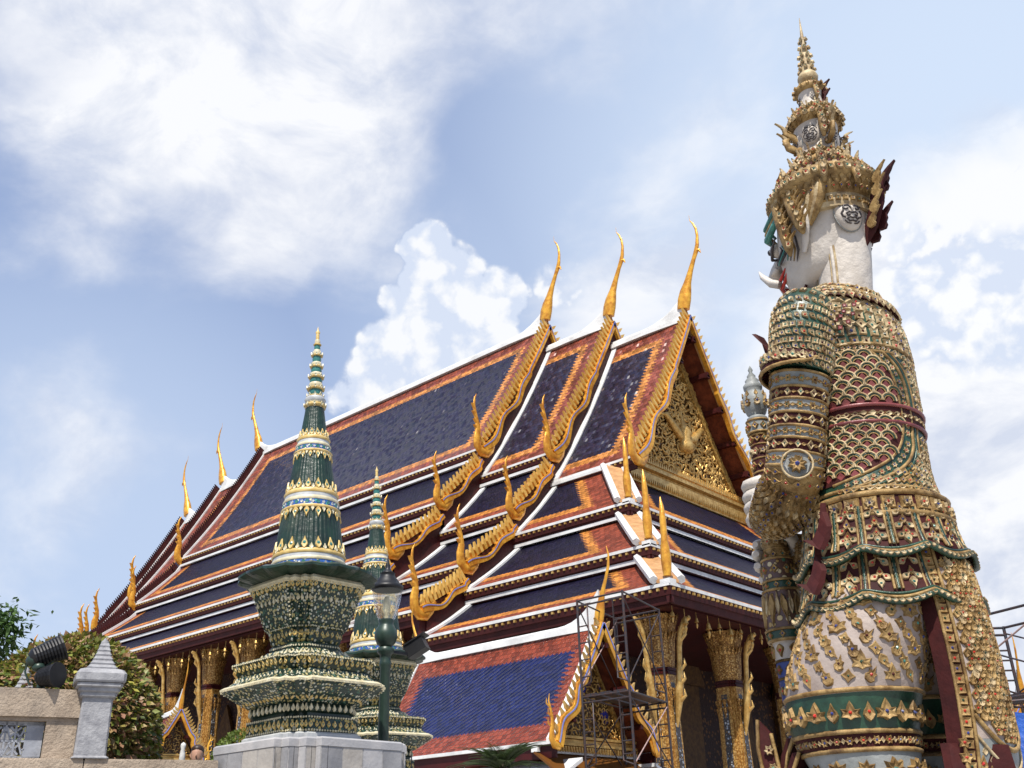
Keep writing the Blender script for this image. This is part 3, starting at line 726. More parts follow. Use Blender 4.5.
# ================================================================== ORNAMENTED SURFACES
class Surf:
    """tube-like surface through rings (centre, radius 1, radius 2); u runs round it, t along it"""
    def __init__(s, rings, ref=(1, 0, 0), pw=1.0, lobes=None, flat=False):
        s.flat = flat
        s.c = [V(r[0]) for r in rings]; s.r1 = [r[1] for r in rings]; s.r2 = [r[2] for r in rings]; s.ref = V(ref); s.pw = pw; s.lobes = lobes
    def ctr(s, t): return V([cr_interp([c[i] for c in s.c], t) for i in range(3)])
    def pt(s, u, t):
        c = s.ctr(t); T_ = (s.ctr(min(1, t+.01))-s.ctr(max(0, t-.01))).normalized()
        if s.flat: T_ = V((0, 0, 1 if T_.z > 0 else -1))
        e1 = (s.ref-T_*s.ref.dot(T_)).normalized(); e2 = T_.cross(e1); a = 2*pi*u
        ca, sa = cos(a), sin(a)
        if s.pw != 1: ca = math.copysign(abs(ca)**s.pw, ca); sa = math.copysign(abs(sa)**s.pw, sa)
        k = 1+(s.lobes[1]*cos(s.lobes[0]*a) if s.lobes else 0)
        return c+(e1*ca*cr_interp(s.r1, t)+e2*sa*cr_interp(s.r2, t))*k
    def frame(s, u, t):
        p = s.pt(u, t); a = (s.pt(u+.004, t)-s.pt(u-.004, t)).normalized(); t1, t2 = min(1, t+.01), max(0, t-.01)
        b = (s.pt(u, t1)-s.pt(u, t2)).normalized(); n = a.cross(b).normalized()
        if n.dot(p-s.ctr(t)) < 0: n = -n
        b = n.cross(a) if n.cross(a).dot(b) > 0 else a.cross(n)
        return p, a, b, n
    def mesh(s, m_, t0=0, t1=1, nu=32, nt_=16, mi=0, off=0., cap=True, u0=0, u1=1):
        rs = []
        for i in range(nt_+1):
            t = lerp(t0, t1, i/nt_); row = []
            for j in range(nu if u1-u0 >= 1 else nu+1):
                u = u0+(u1-u0)*j/nu
                p = s.pt(u, t)
                if off: p = p+(p-s.ctr(t)).normalized()*off
                row.append(p)
            rs.append(row)
        m_.rings(rs, mi, True, cap, u1-u0 >= 1)
    def ridge(s, m_, t, r=.012, mi=0, u0=0, u1=1, n=40, off=.0):
        full = u1-u0 >= 1
        P = []
        for j in range(n+1):
            p, a, b, nn = s.frame(u0+(u1-u0)*j/n, t); P.append(p+nn*off)
        m_.tube(P, r, 5, mi)
    def vridge(s, m_, u, t0, t1, r=.012, mi=0, n=12, uf=None):
        P = []
        for j in range(n+1):
            t = lerp(t0, t1, j/n); P.append(s.frame(u if uf is None else uf(t), t)[0])
        m_.tube(P, r, 5, mi)
def outline(kind, k):
    if kind == 'flower': return [((1.0 if j % 2 == 0 else .62)*cos(2*pi*j/(2*k)), (1.0 if j % 2 == 0 else .62)*sin(2*pi*j/(2*k))) for j in range(2*k)]
    if kind == 'diamond': return [(0, -1), (.42, -.38), (.8, 0), (.42, .38), (0, 1), (-.42, .38), (-.8, 0), (-.42, -.38)]
    if kind == 'leaf': return [(0, -1), (.34, -.72), (.62, -.3), (.50, .12), (.28, .42), (0, 1.1), (-.28, .42), (-.50, .12), (-.62, -.3), (-.34, -.72)]
    if kind == 'trefoil': return [(0, -.7), (.35, -.5), (.85, -.45), (.7, -.05), (.9, .3), (.42, .25), (.3, .6), (0, 1.15), (-.3, .6), (-.42, .25), (-.9, .3), (-.7, -.05), (-.85, -.45), (-.35, -.5)]
    if kind == 'flame': return [(0, -.9), (.45, -.7), (.6, -.2), (.35, .1), (.42, .5), (.05, .45), (-.15, 1.1), (-.3, .4), (-.6, .25), (-.45, -.15), (-.6, -.5), (-.3, -.85)]
    if kind == 'square': return [(-.85, -.85), (0, -.8), (.85, -.85), (.8, 0), (.85, .85), (0, .8), (-.85, .85), (-.8, 0)]
    if kind == 'disc': return [(cos(2*pi*j/8), sin(2*pi*j/8)) for j in range(8)]
def orn(m_, fr, kind, size, mi=0, gem=None, rot=0., h=.35, k=5, sx=1., gr=.30, jitter=.12):
    p, a, b, n = fr
    rot += random.uniform(-jitter, jitter); size *= random.uniform(.9, 1.08)
    ca, sa = cos(rot), sin(rot); A = (a*ca+b*sa)*size*sx; B = (b*ca-a*sa)*size
    n = (n+a*random.uniform(-.1, .1)+b*random.uniform(-.1, .1)).normalized()
    O = outline(kind, k); q = len(O); H = size*h
    base = [p+A*x+B*y-n*H*.3 for x, y in O]; top = [p+A*x*.84+B*y*.84+n*H for x, y in O]
    ctr = p+n*H*.55
    inner = [p+A*x*.45+B*y*.45+n*H*.6 for x, y in O]
    m_.add(base+top+inner+[ctr], [(j, (j+1) % q, q+(j+1) % q, q+j) for j in range(q)]+[(q+j, q+(j+1) % q, 2*q+(j+1) % q, 2*q+j) for j in range(q)]+[(2*q+j, 2*q+(j+1) % q, 3*q) for j in range(q)], mi)
    if gem is not None:
        G_ = [p+A/sx*gr*cos(2*pi*j/5)+B*gr*sin(2*pi*j/5)+n*H*.5 for j in range(5)]
        m_.add(G_+[p+n*H*1.25], [(j, (j+1) % 5, 5) for j in range(5)], gem)
def row(m_, sf, t, n, kind, size, mi=0, gems=(None,), u0=0, u1=1, ph=0, **kw):
    for j in range(n):
        u = u0+(u1-u0)*(j+ph)/n
        orn(m_, sf.frame(u, t), kind, size, mi, gems[j % len(gems)], **kw)
def flame_fin(m_, base, out, up, L_, w=.25, th=.03, mi=0, n=7, curl=.5):
    """flat flame-shaped blade: grows along up, leans out, pointed"""
    base, out, up = V(base), V(out).normalized(), V(up).normalized(); sd = out.cross(up).normalized()
    A = []; B = []
    for k in range(n+1):
        f = k/n
        c = base+up*L_*f+out*L_*curl*(f*f-.35*sin(f*pi)*.5)
        wd = w*L_*(sin(min(1, f*1.6+.25)*pi*.5))*(1-f)**.7+.002
        A.append(c+out*wd*(1+.25*(k % 2))); B.append(c-out*wd*.8)
    m_.strip([p-sd*th/2 for p in A], [p-sd*th/2 for p in B], sd*th, mi)

# ================================================================== GIANT GUARDIAN STATUE
GX, GY = -2.54, 6.53
giant = empty('giant_statue', 'towering white faced giant guardian statue with pointed crown and mosaic armour seen from behind', 'statue', (GX, GY, 0), R(82.5))
GM = ['st_gold', 'st_ivory', 'st_maroon', 'st_green', 'st_blue', 'st_red', 'st_teal', 'st_lav', 'st_grey', 'st_white', 'st_pink', 'st_black', 'st_speck']
gGOLD, gIV, gMA, gGR, gBL, gRD, gTE, gLA, gGY, gWH, gPK, gBK, gSP = range(13)
GEMS = (gBL, gMA, gTE, gGR, gRD, gBL, gTE)
# torso -------------------------------------------------------------
tors = Surf([((0, -.03, 3.35), .50, .45), ((0, -.03, 3.6), .47, .43), ((0, -.04, 3.85), .42, .38), ((0, -.06, 4.1), .41, .365), ((0, -.07, 4.35), .43, .37), ((0, -.06, 4.6), .47, .38),
             ((0, -.05, 4.85), .51, .375), ((0, -.07, 5.05), .48, .34), ((0, -.11, 5.2), .36, .27), ((0, -.15, 5.29), .24, .22)])
def tt(z): return max(0, min(1, {True: 0}.get(False, 0) if False else _inv(z)))
def _inv(z):
    lo, hi = 0., 1.
    for _ in range(22):
        md = (lo+hi)/2
        if tors.ctr(md).z < z: lo = md
        else: hi = md
    return lo
m_ = MB(); tors.mesh(m_, 0, 1, 48, 30, gGR)
# armour plates: rows of small glazed flowers on green over chest, shoulders and loins
z = 4.72
while z < 5.24:
    rr = tors.r1[6]*(1 if z < 5.05 else 1-(z-5.05)*2.2); n = int(2*pi*rr/.092)
    row(m_, tors, tt(z), n, random.choice(['square', 'flower']), .046, gIV, GEMS, ph=(int(z*100) % 2)*.5, h=.4, k=4, rot=pi/4); z += .082
for z in (5.235, 5.27):
    row(m_, tors, tt(z), 26, 'flower', .028, gIV, (gRD, gBL), h=.4, k=5)
for z in (4.70, 5.22, 5.285): tors.ridge(m_, tt(z), .016, gGOLD)
# pink scale panel on the back and side; its right edge rounds in at the top and sweeps down to the left below the belt
PU0, PU1 = .43, .700
def edge(z):
    if z > 4.22: return PU1-.06*max(0, (z-4.30)/.36)**3
    f = min(1, max(0, (4.20-z)/.46)); return PU0+(PU1-PU0)*sqrt(max(0, 1-f**2.2))
ZS = [3.75+.90*i/40 for i in range(41)]
m_.rings([[tors.frame(lerp(PU0-.01, max(PU0, edge(z)), j/18), tt(z)) for j in range(19)] and [(lambda F_: F_[0]+F_[3]*.006)(tors.frame(lerp(PU0-.01, max(PU0, edge(z)), j/18), tt(z))) for j in range(19)] for z in ZS], gMA, True, False, False)
z = 3.80; k = 0
while z < 4.61:
    for j in range(-1, 8):
        u = PU0+.2667*(j+.5*(k % 2)+.2)/7
        if PU0-.02 < u < edge(z)-.012 and not 4.155 < z < 4.262:
            F_ = tors.frame(u, tt(z)); P_, a_, b_, nn = F_; rad = .056
            def arc(rr, off, r_t, mi): m_.tube([P_+(a_*cos(qq)+b_*sin(qq))*rr+nn*off for qq in [pi*i/8 for i in range(9)]], r_t, 4, mi)
            arc(rad, .012, .007, gIV); arc(rad*.80, .010, .006, gGR); arc(rad*.62, .010, .005, gGOLD)
            m_.add([P_-a_*.030+nn*.008, P_-b_*.026+nn*.006, P_+a_*.030+nn*.008, P_+b_*.030+nn*.016], [(0, 1, 2, 3)], gPK)
    z += .050; k += 1
for off, mi, rd in ((0, gGOLD, .013), (.034, gGOLD, .013), (.046, gGR, .011), (.058, gGOLD, .009)):
    m_.tube([tors.frame(max(PU0-.03, edge(z))+off, tt(z-(off*1.6 if z < 4.1 else 0)))[0] for z in ZS], rd, 5, mi)
acc_ = 0; last = None
for i in range(140):
    z = 3.76+.88*i/139; F_ = tors.frame(edge(z)+.017, tt(z-(.027 if z < 4.1 else 0)))
    if last is not None: acc_ += (F_[0]-last).length
    last = F_[0]
    if acc_ > .050 or i == 0:
        orn(m_, F_, 'flower', .024, gIV, (gRD, gBL)[i % 2], k=6); acc_ = 0
for zz in (4.645, 4.70): tors.ridge(m_, tt(zz), .013, gGOLD, .46, .72, 20)
row(m_, tors, tt(4.672), 17, 'flower', .022, gIV, (gRD, gBL), .46, .72)
# belt across the panel
for zz, mi in ((4.165, gPK), (4.275, gPK)): tors.ridge(m_, tt(zz), .015, mi, off=.012)
tors.mesh(m_, tt(4.165), tt(4.275), 40, 2, gMA, .010, False)
row(m_, tors, tt(4.22), 44, 'leaf', .032, gIV, (None,), rot=pi/2, h=.5)
row(m_, tors, tt(4.22), 44, 'disc', .013, gGOLD, (gRD, gBL), ph=.5, h=1.1)
# green field of glazed plates everywhere outside the panel
z = 3.64; k = 0
while z < 4.70:
    n = 54
    for j in range(n):
        u = (j+.5*(k % 2))/n
        if (u > edge(z)+.068 or u < PU0-.03) and not 4.13 < z < 4.31:
            orn(m_, tors.frame(u, tt(z)), ('square', 'leaf', 'square')[(j+k) % 3], .029, gIV if (j//3) % 3 else gGOLD, random.choice(GEMS), rot=.55, h=.42)
    z += .056; k += 1
for zz in (3.70, 3.60): tors.ridge(m_, tt(zz), .015, gGOLD)
# scalloped collar tiers over the shoulder
cl = Surf([((0, -.10, 5.16), .44, .33), ((0, -.12, 5.24), .34, .27), ((0, -.15, 5.31), .23, .22)])
cl.mesh(m_, 0, 1, 40, 6, gMA)
for t, n in ((.08, 40), (.35, 34), (.62, 28), (.9, 22)):
    row(m_, cl, t, n, 'leaf', .040, gIV, GEMS, rot=pi, h=.3)
    cl.ridge(m_, min(1, t+.1), .009, gGOLD)
for k in range(5):          # pendent scallops of the collar
    for j in range(9):
        a = pi*j/8; p, aa, bb, nn = tors.frame(.57, tt(4.93)); rr = .075+.04*k*.8
        q = p+aa*cos(a)*rr+bb*(.08-sin(a)*rr*1.1)+nn*.03
        if k < 4: orn(m_, (q, aa, bb, nn), 'square', .017, (gIV, gPK)[k % 2], None, h=.5)
body = m_.build('torso', GM, giant)
# belt and two flaring skirts ---------------------------------------
belt = Surf([((0, -.03, 3.50), .50, .46), ((0, -.03, 3.64), .49, .45)])
m_ = MB(); belt.mesh(m_, 0, 1, 48, 2, gMA)
for t in (0, 1): belt.ridge(m_, t, .022, gGOLD)
row(m_, belt, .5, 26, 'square', .056, gGOLD, (gGOLD,), h=.3, jitter=.03)
row(m_, belt, .5, 26, 'flower', .040, gIV, (gRD, gBL), h=.7, k=6)
m_.build('belt', GM, giant)
def skirt(z0, z1, a0, b0, a1, b1, cy, name):
    sf = Surf([((0, cy, z1), a1, b1), ((0, cy, lerp(z1, z0, .35)), lerp(a1, a0, .55), lerp(b1, b0, .55)), ((0, cy, z0), a0, b0)])
    m_ = MB()
    rs = []
    for i in range(9):
        t = i/8; rw = []
        for j in range(96):
            u = j/96; p = sf.pt(u, t)
            c = sf.ctr(t); d = (p-c); sc = abs(sin(u*pi*9))
            p = p+d*(.035*(1-sc)*(1-t)**2)+V((0, 0, -.055*sc*(1-t)**2)); rw.append(p)
        rs.append(rw)
    m_.rings(rs, gMA, True, False)
    n = 18
    for j in range(n):
        u = (j+.5)/n
        for t in (.42, .62, .82):
            for q in (-1, 1): orn(m_, sf.frame(u+q*.010, t), 'leaf', .038, gIV, random.choice((gTE, gGR, gRD)), rot=q*.9, h=.35)
            orn(m_, sf.frame(u, t+.08), 'leaf', .034, gGOLD, random.choice((gBL, gRD)), h=.4)
        orn(m_, sf.frame(u, .3), 'leaf', .04, gIV, gTE, rot=pi)
        for (uu, mi) in (((j)/n, gGR), (j/n-.007, gGOLD), (j/n+.007, gGOLD)):
            sf.vridge(m_, uu, .16, .98, .009 if mi == gGOLD else .012, mi, 6)
        for t in [.2+.075*i for i in range(11)]:
            orn(m_, sf.frame(j/n, t), 'square', .014, gIV, None, h=.6)
    # green rope hem following the scallops
    for off_t, mi, rd in ((.0, gGR, .020), (.10, gGOLD, .012), (.17, gGR, .010)):
        P = []
        for j in range(97):
            u = j/96; p, a, b, nn = sf.frame(u, off_t); sc = abs(sin(u*pi*9)); d = p-sf.ctr(off_t)
            P.append(p+d*(.035*(1-sc)*(1-off_t)**2)+V((0, 0, -.055*sc*(1-off_t)**2))+nn*.012)
        m_.tube(P, rd, 5, mi)
        if off_t == 0:
            for j in range(0, 96):
                p = P[j].lerp(P[j+1], .5); fr = sf.frame((j+.5)/96, .02)
                orn(m_, (p+fr[3]*.012, fr[1], fr[2], fr[3]), 'leaf', .024, gIV, None, rot=pi/2-.3, h=.4)
    return m_.build(name, GM, giant)
skirt(3.40, 2.97, .51, .47, .61, .555, .01, 'lower_skirt')
skirt(3.56, 3.26, .51, .46, .585, .53, -.02, 'upper_skirt')
# maroon upturned fins at the skirts' front corners
for sg in (-1, 1):
    m_ = MB()
    for (x, y, z, l_) in ((.52, .02, 3.58, .34), (.57, .08, 3.30, .30)):
        c = [(0, 0, .05), (.02, .01, -.05), (.04, .03, -.13), (.07, .06, -.20), (.10, .10, -.21)]
        A = [V((sg*(x+a), y+b, z+q)) for a, b, q in c]; B = [V((sg*(x+a+.045), y+b-.07, z+q-.085)) for a, b, q in c]; B[0] = A[0]-V((0, 0, .06)); B[-1] = A[-1]+V((0, .01, .02))
        m_.strip(A, B, V((sg*.03, .02, 0)), gMA)
    m_.build('skirt_fin', GM, giant)
# legs ----------------------------------------------------------------
def leg(sg):
    sf = Surf([((sg*.20, -.03, 3.30), .24, .28), ((sg*.24, -.0, 3.05), .33, .35), ((sg*.28, .06, 2.80), .40, .41), ((sg*.32, .14, 2.55), .41, .42), ((sg*.34, .19, 2.32), .39, .40), ((sg*.35, .17, 2.12), .345, .35),
               ((sg*.36, .12, 1.92), .29, .29), ((sg*.36, .06, 1.7), .25, .25), ((sg*.36, .0, 1.45), .225, .225), ((sg*.36, -.04, 1.2), .20, .20), ((sg*.36, -.06, 1.02), .19, .20)], flat=True)
    def lt(z):
        lo, hi = 0., 1.
        for _ in range(22):
            md = (lo+hi)/2
            if sf.ctr(md).z > z: lo = md
            else: hi = md
        return lo
    m_ = MB(); 
    for z0, z1, mi in ((3.3, 2.42, gLA), (2.42, 2.20, gGR), (2.20, 2.10, gMA), (2.10, 1.62, gGY), (1.62, 1.5, gGR), (1.5, 1.02, gGY)):
        sf.mesh(m_, lt(z0), lt(z1), 44, 8, mi, 0, True)
    # large leaves and blossoms on the pale cloth
    z = 3.03; k = 0; n = 20
    while z > 2.46:
        for j in range(n):
            u = (j+.5*(k % 2))/n; fr = sf.frame(u, lt(z)); fr = (fr[0], fr[1], -fr[2] if fr[2].z < 0 else fr[2], fr[3])
            kind, sz, ro = (('trefoil', .064, 0), ('flame', .058, .5), ('flower', .042, .3), ('flame', .058, -.5), ('leaf', .052, 2.6))[(j+k*2) % 5]
            orn(m_, fr, kind, sz, gGOLD, random.choice(GEMS), rot=ro+random.uniform(-.25, .25), k=4, h=.2, gr=.2)
            orn(m_, (fr[0]+fr[2]*.058+fr[1]*.035, fr[1], fr[2], fr[3]), 'leaf', .024, gGOLD, None, rot=random.uniform(-1, 1), h=.4)
        z -= .074; k += 1
    for z in (2.435, 2.205, 2.105): sf.ridge(m_, lt(z), .016, gGOLD)
    for j in range(24):
        fr = sf.frame(j/24, lt(2.31)); fr = (fr[0], fr[1], V((0, 0, 1)), fr[3])
        orn(m_, fr, 'leaf' if j % 2 else 'trefoil', .060 if j % 2 else .070, gGOLD, random.choice((gRD, gBL)), h=.35, gr=.2)
    row(m_, sf, lt(2.155), 30, 'flower', .028, gGOLD, (gRD, gBL), k=6)
    for j in range(30): orn(m_, sf.frame((j+.5)/30, lt(2.155)), 'diamond', .02, gIV, None)
    for z, kd, sz, n in ((1.99, 'flower', .075, 12), (1.86, 'flame', .05, 20), (1.75, 'trefoil', .05, 16), (1.56, 'flower', .035, 18), (1.4, 'trefoil', .05, 14), (1.25, 'flower', .04, 14), (1.1, 'leaf', .045, 16)):
        for j in range(n):
            fr = sf.frame(j/n, lt(z)); orn(m_, (fr[0], fr[1], V((0, 0, 1)), fr[3]), kd, sz, gGOLD, random.choice(GEMS), rot=random.uniform(-.3, .3), k=8 if sz > .07 else 5)
    sf.ridge(m_, lt(1.62), .016, gGOLD); sf.ridge(m_, lt(1.5), .016, gGOLD)
    o = m_.build('leg', GM, giant)
    f = Surf([((sg*.36, -.26, 1.0), .10, .10), ((sg*.36, -.18, 1.0), .16, .15), ((sg*.37, .0, 1.02), .18, .17), ((sg*.39, .22, .98), .19, .13), ((sg*.40, .42, .95), .16, .09), ((sg*.41, .56, .99), .07, .07), ((sg*.41, .62, 1.1), .02, .03)])
    m_ = MB(); f.mesh(m_, 0, 1, 20, 14, gGR)
    for t in (.2, .35, .5, .65, .8): f.ridge(m_, t, .014, gGOLD)
    for t in (.28, .42, .58, .72): row(m_, f, t, 12, 'flower', .035, gGOLD, GEMS)
    m_.build('shoe', GM, giant)
    # flared knee guard rising in front
    m_ = MB()
    for (x, y, z, w_, hh) in ((.30, .60, 2.05, .20, .34), (.52, .42, 1.98, .14, .26)):
        P = [(0, 0), (.06, -.10), (.11, -.26), (.12, -.44)]
        A = [V((sg*x-sg*.06, y+a, z+hh*.5+b)) for a, b in P]; B = [V((sg*x+sg*.10, y+a+.01, z+hh*.5+b+.02)) for a, b in P]
        m_.strip(A, B, V((0, .04, 0)), gMA)
        for k in range(5):
            f_ = k/4; c = A[0].lerp(A[-1], f_)*.5+B[0].lerp(B[-1], f_)*.5+V((0, -.012, 0))
            orn(m_, (c, V((1, 0, 0)), V((0, 0, 1)), V((-sg*.3, -1, 0)).normalized()), 'flower', .036, gIV, random.choice(GEMS), k=6)
        for q in (A, B): m_.tube([p+V((0, -.01, 0)) for p in q], .014, 5, gGOLD)
    m_.build('knee_guard', GM, giant)
for sg in (-1, 1): leg(sg)
# knee-level hem of the front cloth, seen under the club
for (xo, yo) in ((-.40, .80), (-.18, .96)):
    m_ = MB(); n = 10; A = []; B = []
    for k in range(n+1):
        f = k/n; z = 2.30-f*1.1; y = yo+.02-.10*sin(f*2.2)+.06*f; x = xo
        A.append(V((x-.025, y+.045, z))); B.append(V((x+.025, y-.05, z-.02)))
    A[0] = A[0].lerp(B[0], .45)+V((0, .02, .08)); 
    m_.strip(A, B, V((-.035, .0, 0)), gMA)
    for k in range(1, 11):
        f = (k-.5)/n; c = A[k].lerp(B[k], .62)+V((-.045, -.02, 0))
        orn(m_, (c, V((.5, -.866, 0)), V((0, 0, 1)), V((-.866, -.5, 0)).normalized()), 'flower', .034, gIV, GEMS[k % 7], k=6)
    for q in (A, B): m_.tube([p+V((-.035, -.01, 0)) for p in q], .013, 5, gGOLD)
    m_.build('front_hem', GM, giant)
# long tail of the cloth hanging behind --------------------------------
m_ = MB(); nz, nx = 26, 14
def tail(x, f, d=0.):
    """x -1..1 across, f 0..1 down; d = depth inwards"""
    z = 3.36-f*1.75; cx = lerp(.0, -.02, f)
    half = lerp(.26, .315, min(1, f*1.2)); bul = .13*(1-x*x)
    y = -.40-.10*sin(min(1, f*1.1)*pi*.75)-bul+.05*f+d
    return V((cx+x*half, y, z))
rs = []
for i in range(nz+1):
    f = i/nz
    o_ = [tail(-1+2*j/nx, f) for j in range(nx+1)]; i_ = [tail(1-2*j/nx, f, .09) for j in range(nx+1)]
    rs.append(o_+i_)
m_.rings(rs, gMA, False)
def tfr(x, f):
    p = tail(x, f); a = (tail(x+.02, f)-tail(x-.02, f)).normalized(); b = (tail(x, f-.01)-tail(x, f+.01)).normalized(); n = a.cross(b).normalized()
    if n.y > 0: n = -n
    return p, a, b, n
# inner pale field ending in a round tongue
m_.rings([[tail(-.78+1.56*j/12, f)-V((0, .006, 0)) for j in range(13)] for f in [.10+.60*i/20 for i in range(21)]], gLA, False, False, False)
m_.rings([[tail(-.78+1.56*j/12, f)-V((0, .005, 0)) for j in range(13)] for f in [.70+.29*i/10 for i in range(11)]], gGY, False, False, False)
k = 0; f = .11
while f < .70:
    for j in range(-5, 6):
        x = (j+.5*(k % 2))*.135
        if abs(x) > .70: continue
        lim = .70-.10*(x/.75)**2
        if f < lim: orn(m_, tfr(x, f), 'flame' if (j+k) % 3 else 'leaf', .040, gGOLD if (j+k) % 4 else gIV, random.choice((gGR, None, None, gRD)), rot=.3*(-1)**(k+j), h=.5, gr=.2)
    f += .0225; k += 1
for (fa, rad_, mi) in ((.735, .016, gGOLD), (.80, .010, gIV), (.93, .016, gGOLD)):
    P = [tfr(x, fa-.11*(x/.78)**2)[0]-V((0, .012, 0)) for x in [-.78+1.56*j/16 for j in range(17)]]; m_.tube(P, rad_, 5, mi)
for j in range(-6, 7):
    x = j*.12; orn(m_, tfr(x, .87-.11*(x/.78)**2), 'leaf', .045, gGOLD, gRD, rot=.2*j/6); orn(m_, tfr(x+.06, .83-.11*(x/.78)**2), 'leaf', .03, gIV, None)
f = .07
while f < .985:
    for x in (-.9, .9): orn(m_, tfr(x, f), 'square', .034, gGOLD, random.choice((gRD, gGR, gBL)), h=.5)
    f += .034
for x in (-.985, -.80, .80, .985): m_.tube([tfr(x, f/20)[0]-V((0, .01, 0)) for f in range(1, 21)], .011, 5, gGOLD)
m_.build('cloth_tail', GM, giant)
# side flap between leg and tail
m_ = MB()
A = [V((-.36, -.40, 2.12)), V((-.40, -.42, 1.98)), V((-.40, -.38, 1.7)), V((-.36, -.34, 1.4))]; B = [V((-.10, -.62, 2.10)), V((-.10, -.64, 1.9)), V((-.12, -.62, 1.65)), V((-.12, -.58, 1.4))]
m_.strip(A, B, V((0, .05, 0)), gMA)
for f in [i/9 for i in range(10)]:
    c = A[0].lerp(A[-1], f).lerp(B[0].lerp(B[-1], f), .2)+V((-.01, -.03, 0)); orn(m_, (c, V((.7, -.7, 0)), V((0, 0, 1)), V((-.7, -.7, 0))), 'flower', .04, gGOLD, gRD)
m_.build('side_flap', GM, giant)
# arms ------------------------------------------------------------------
def arm(sg):
    ua = Surf([((sg*.34, -.06, 5.06), .17, .17), ((sg*.44, -.03, 5.00), .225, .235), ((sg*.50, -.02, 4.85), .225, .24), ((sg*.53, .02, 4.62), .21, .22), ((sg*.545, .07, 4.40), .19, .19), ((sg*.55, .12, 4.18), .185, .19), ((sg*.55, .17, 3.98), .185, .185), ((sg*.53, .23, 3.82), .18, .18), ((sg*.50, .31, 3.70), .12, .12)], ref=(0, -1, 0))
    def at_(z):
        lo, hi = 0., 1.
        for _ in range(22):
            md = (lo+hi)/2
            if ua.ctr(md).z > z: lo = md
            else: hi = md
        return lo
    m_ = MB()
    ua.mesh(m_, 0, at_(4.55), 32, 12, gGR)
    z = 5.055; k = 0
    while z > 4.56:
        n = 28 if z < 4.98 else 20
        row(m_, ua, at_(z), n, 'flower' if k % 2 else 'leaf', .031 if k % 2 else .033, gIV, GEMS, ph=.5*(k % 2), rot=pi/4, k=4, h=.4)
        z -= .048; k += 1
    bands = [(4.52, 4.42, gGY, 'disc'), (4.42, 4.34, gMA, 'diamond'), (4.34, 4.25, gGY, 'flower'), (4.25, 4.16, gMA, 'diamond'), (4.16, 4.08, gGY, 'flower'), (4.08, 4.00, gMA, 'diamond'), (4.00, 3.92, gGY, 'flower')]
    for z0, z1, mi, kd in bands:
        ua.mesh(m_, at_(z0), at_(z1), 32, 3, mi, .0)
        ua.ridge(m_, at_(z0), .012, gGOLD); 
        n = 14
        for j in range(n):
            fr = ua.frame(j/n, at_((z0+z1)/2)); orn(m_, fr, 'flower' if kd != 'diamond' else 'diamond', .031 if kd != 'diamond' else .033, gIV if kd == 'diamond' else gGOLD, GEMS[j % 7], k=6, h=.4)
            fr = ua.frame((j+.5)/n, at_((z0+z1)/2)); orn(m_, fr, 'leaf', .022, gGOLD, None, rot=pi/2, h=.4)
    ua.mesh(m_, at_(3.92), 1, 28, 8, gGOLD)
    ua.ridge(m_, at_(3.92), .014, gGOLD)
    # elbow boss with star
    for z in (3.88, 3.83, 3.78): row(m_, ua, at_(z), 15, 'leaf', .038, gGOLD, (gBL, gRD), rot=pi/2)
    p = V((sg*.70, .07, 3.87)); nn = V((sg*.80, -.6, 0)).normalized(); a = V((0, 0, 1)).cross(nn).normalized(); b = V((0, 0, 1))
    fr = (p-nn*.02, a, b, nn)
    orn(m_, fr, 'disc', .10, gGY, None, h=.25, jitter=0); m_.tube([p+(a*cos(q)+b*sin(q))*.10+nn*.015 for q in [2*pi*i/20 for i in range(21)]], .008, 5, gIV)
    orn(m_, (p+nn*.015, a, b, nn), 'flower', .07, gGOLD, gBL, k=8, h=.4)
    o = m_.build('upper_arm', GM, giant)
    # shoulder plate: maroon upturned flare with gold leaf border
    m_ = MB(); n = 22; A = []; B = []; Cc = []
    for j in range(n+1):
        u = .08+.84*j/n
        p, a, b, nn = ua.frame(u, at_(4.60)); w_ = (sin(pi*j/n))**.5
        A.append(p+nn*.0+V((0, 0, .05))); B.append(p+nn*(.03+.05*w_)+V((0, 0, -.09+.10*(1-w_)))); Cc.append(p+nn*(.02+.02*w_)+V((0, 0, -.02)))
    m_.strip(A, B, V((0, 0, .03)), gMA)
    for j in range(n): orn(m_, (Cc[j].lerp(Cc[j+1], .5)+V((sg*.03, 0, .02)), (Cc[j+1]-Cc[j]).normalized(), V((0, 0, 1)), ua.frame(.08+.84*(j+.5)/n, at_(4.6))[3]), 'trefoil', .045, gIV, GEMS[j % 7], rot=.4)
    m_.tube(B, .014, 5, gGOLD)
    # the tall front flare
    base = V((sg*.52, .17, 4.46))
    P = [(.0, .0), (.08, .06), (.10, .16), (.08, .28), (.10, .40), (.14, .50)]
    m_.strip([base+V((0, a-.02, b)) for a, b in P], [base+V((sg*.02, a-(.16, .15, .11, .08, .04, .0)[i], b-(.0, .0, .02, .03, .02, .0)[i])) for i, (a, b) in enumerate(P)], V((sg*.10, 0, 0)), gMA)
    m_.build('shoulder_plate', GM, giant)
    # forearm reaching forward to the club
    hz = 3.74 if sg < 0 else 3.52
    fa = Surf([((sg*.53, .20, 3.84), .10, .10), ((sg*.51, .27, 3.78), .19, .20), ((sg*.42, .40, 3.74), .185, .195), ((sg*.30, .54, hz+.0), .165, .175), ((sg*.19, .66, hz+.02), .14, .15), ((sg*.12, .73, hz+.04), .125, .13)], ref=(0, 0, 1))
    m_ = MB(); fa.mesh(m_, 0, 1, 28, 16, gGOLD)
    k = 0
    for t in [.10+.040*i for i in range(23)]:
        row(m_, fa, min(1, t), 24, 'leaf', .036, gGOLD if k % 3 else gIV, (None, None, None, gBL), ph=.5*(k % 2), rot=0, h=.55, sx=.8); k += 1
    fa.ridge(m_, .99, .02, gGOLD)
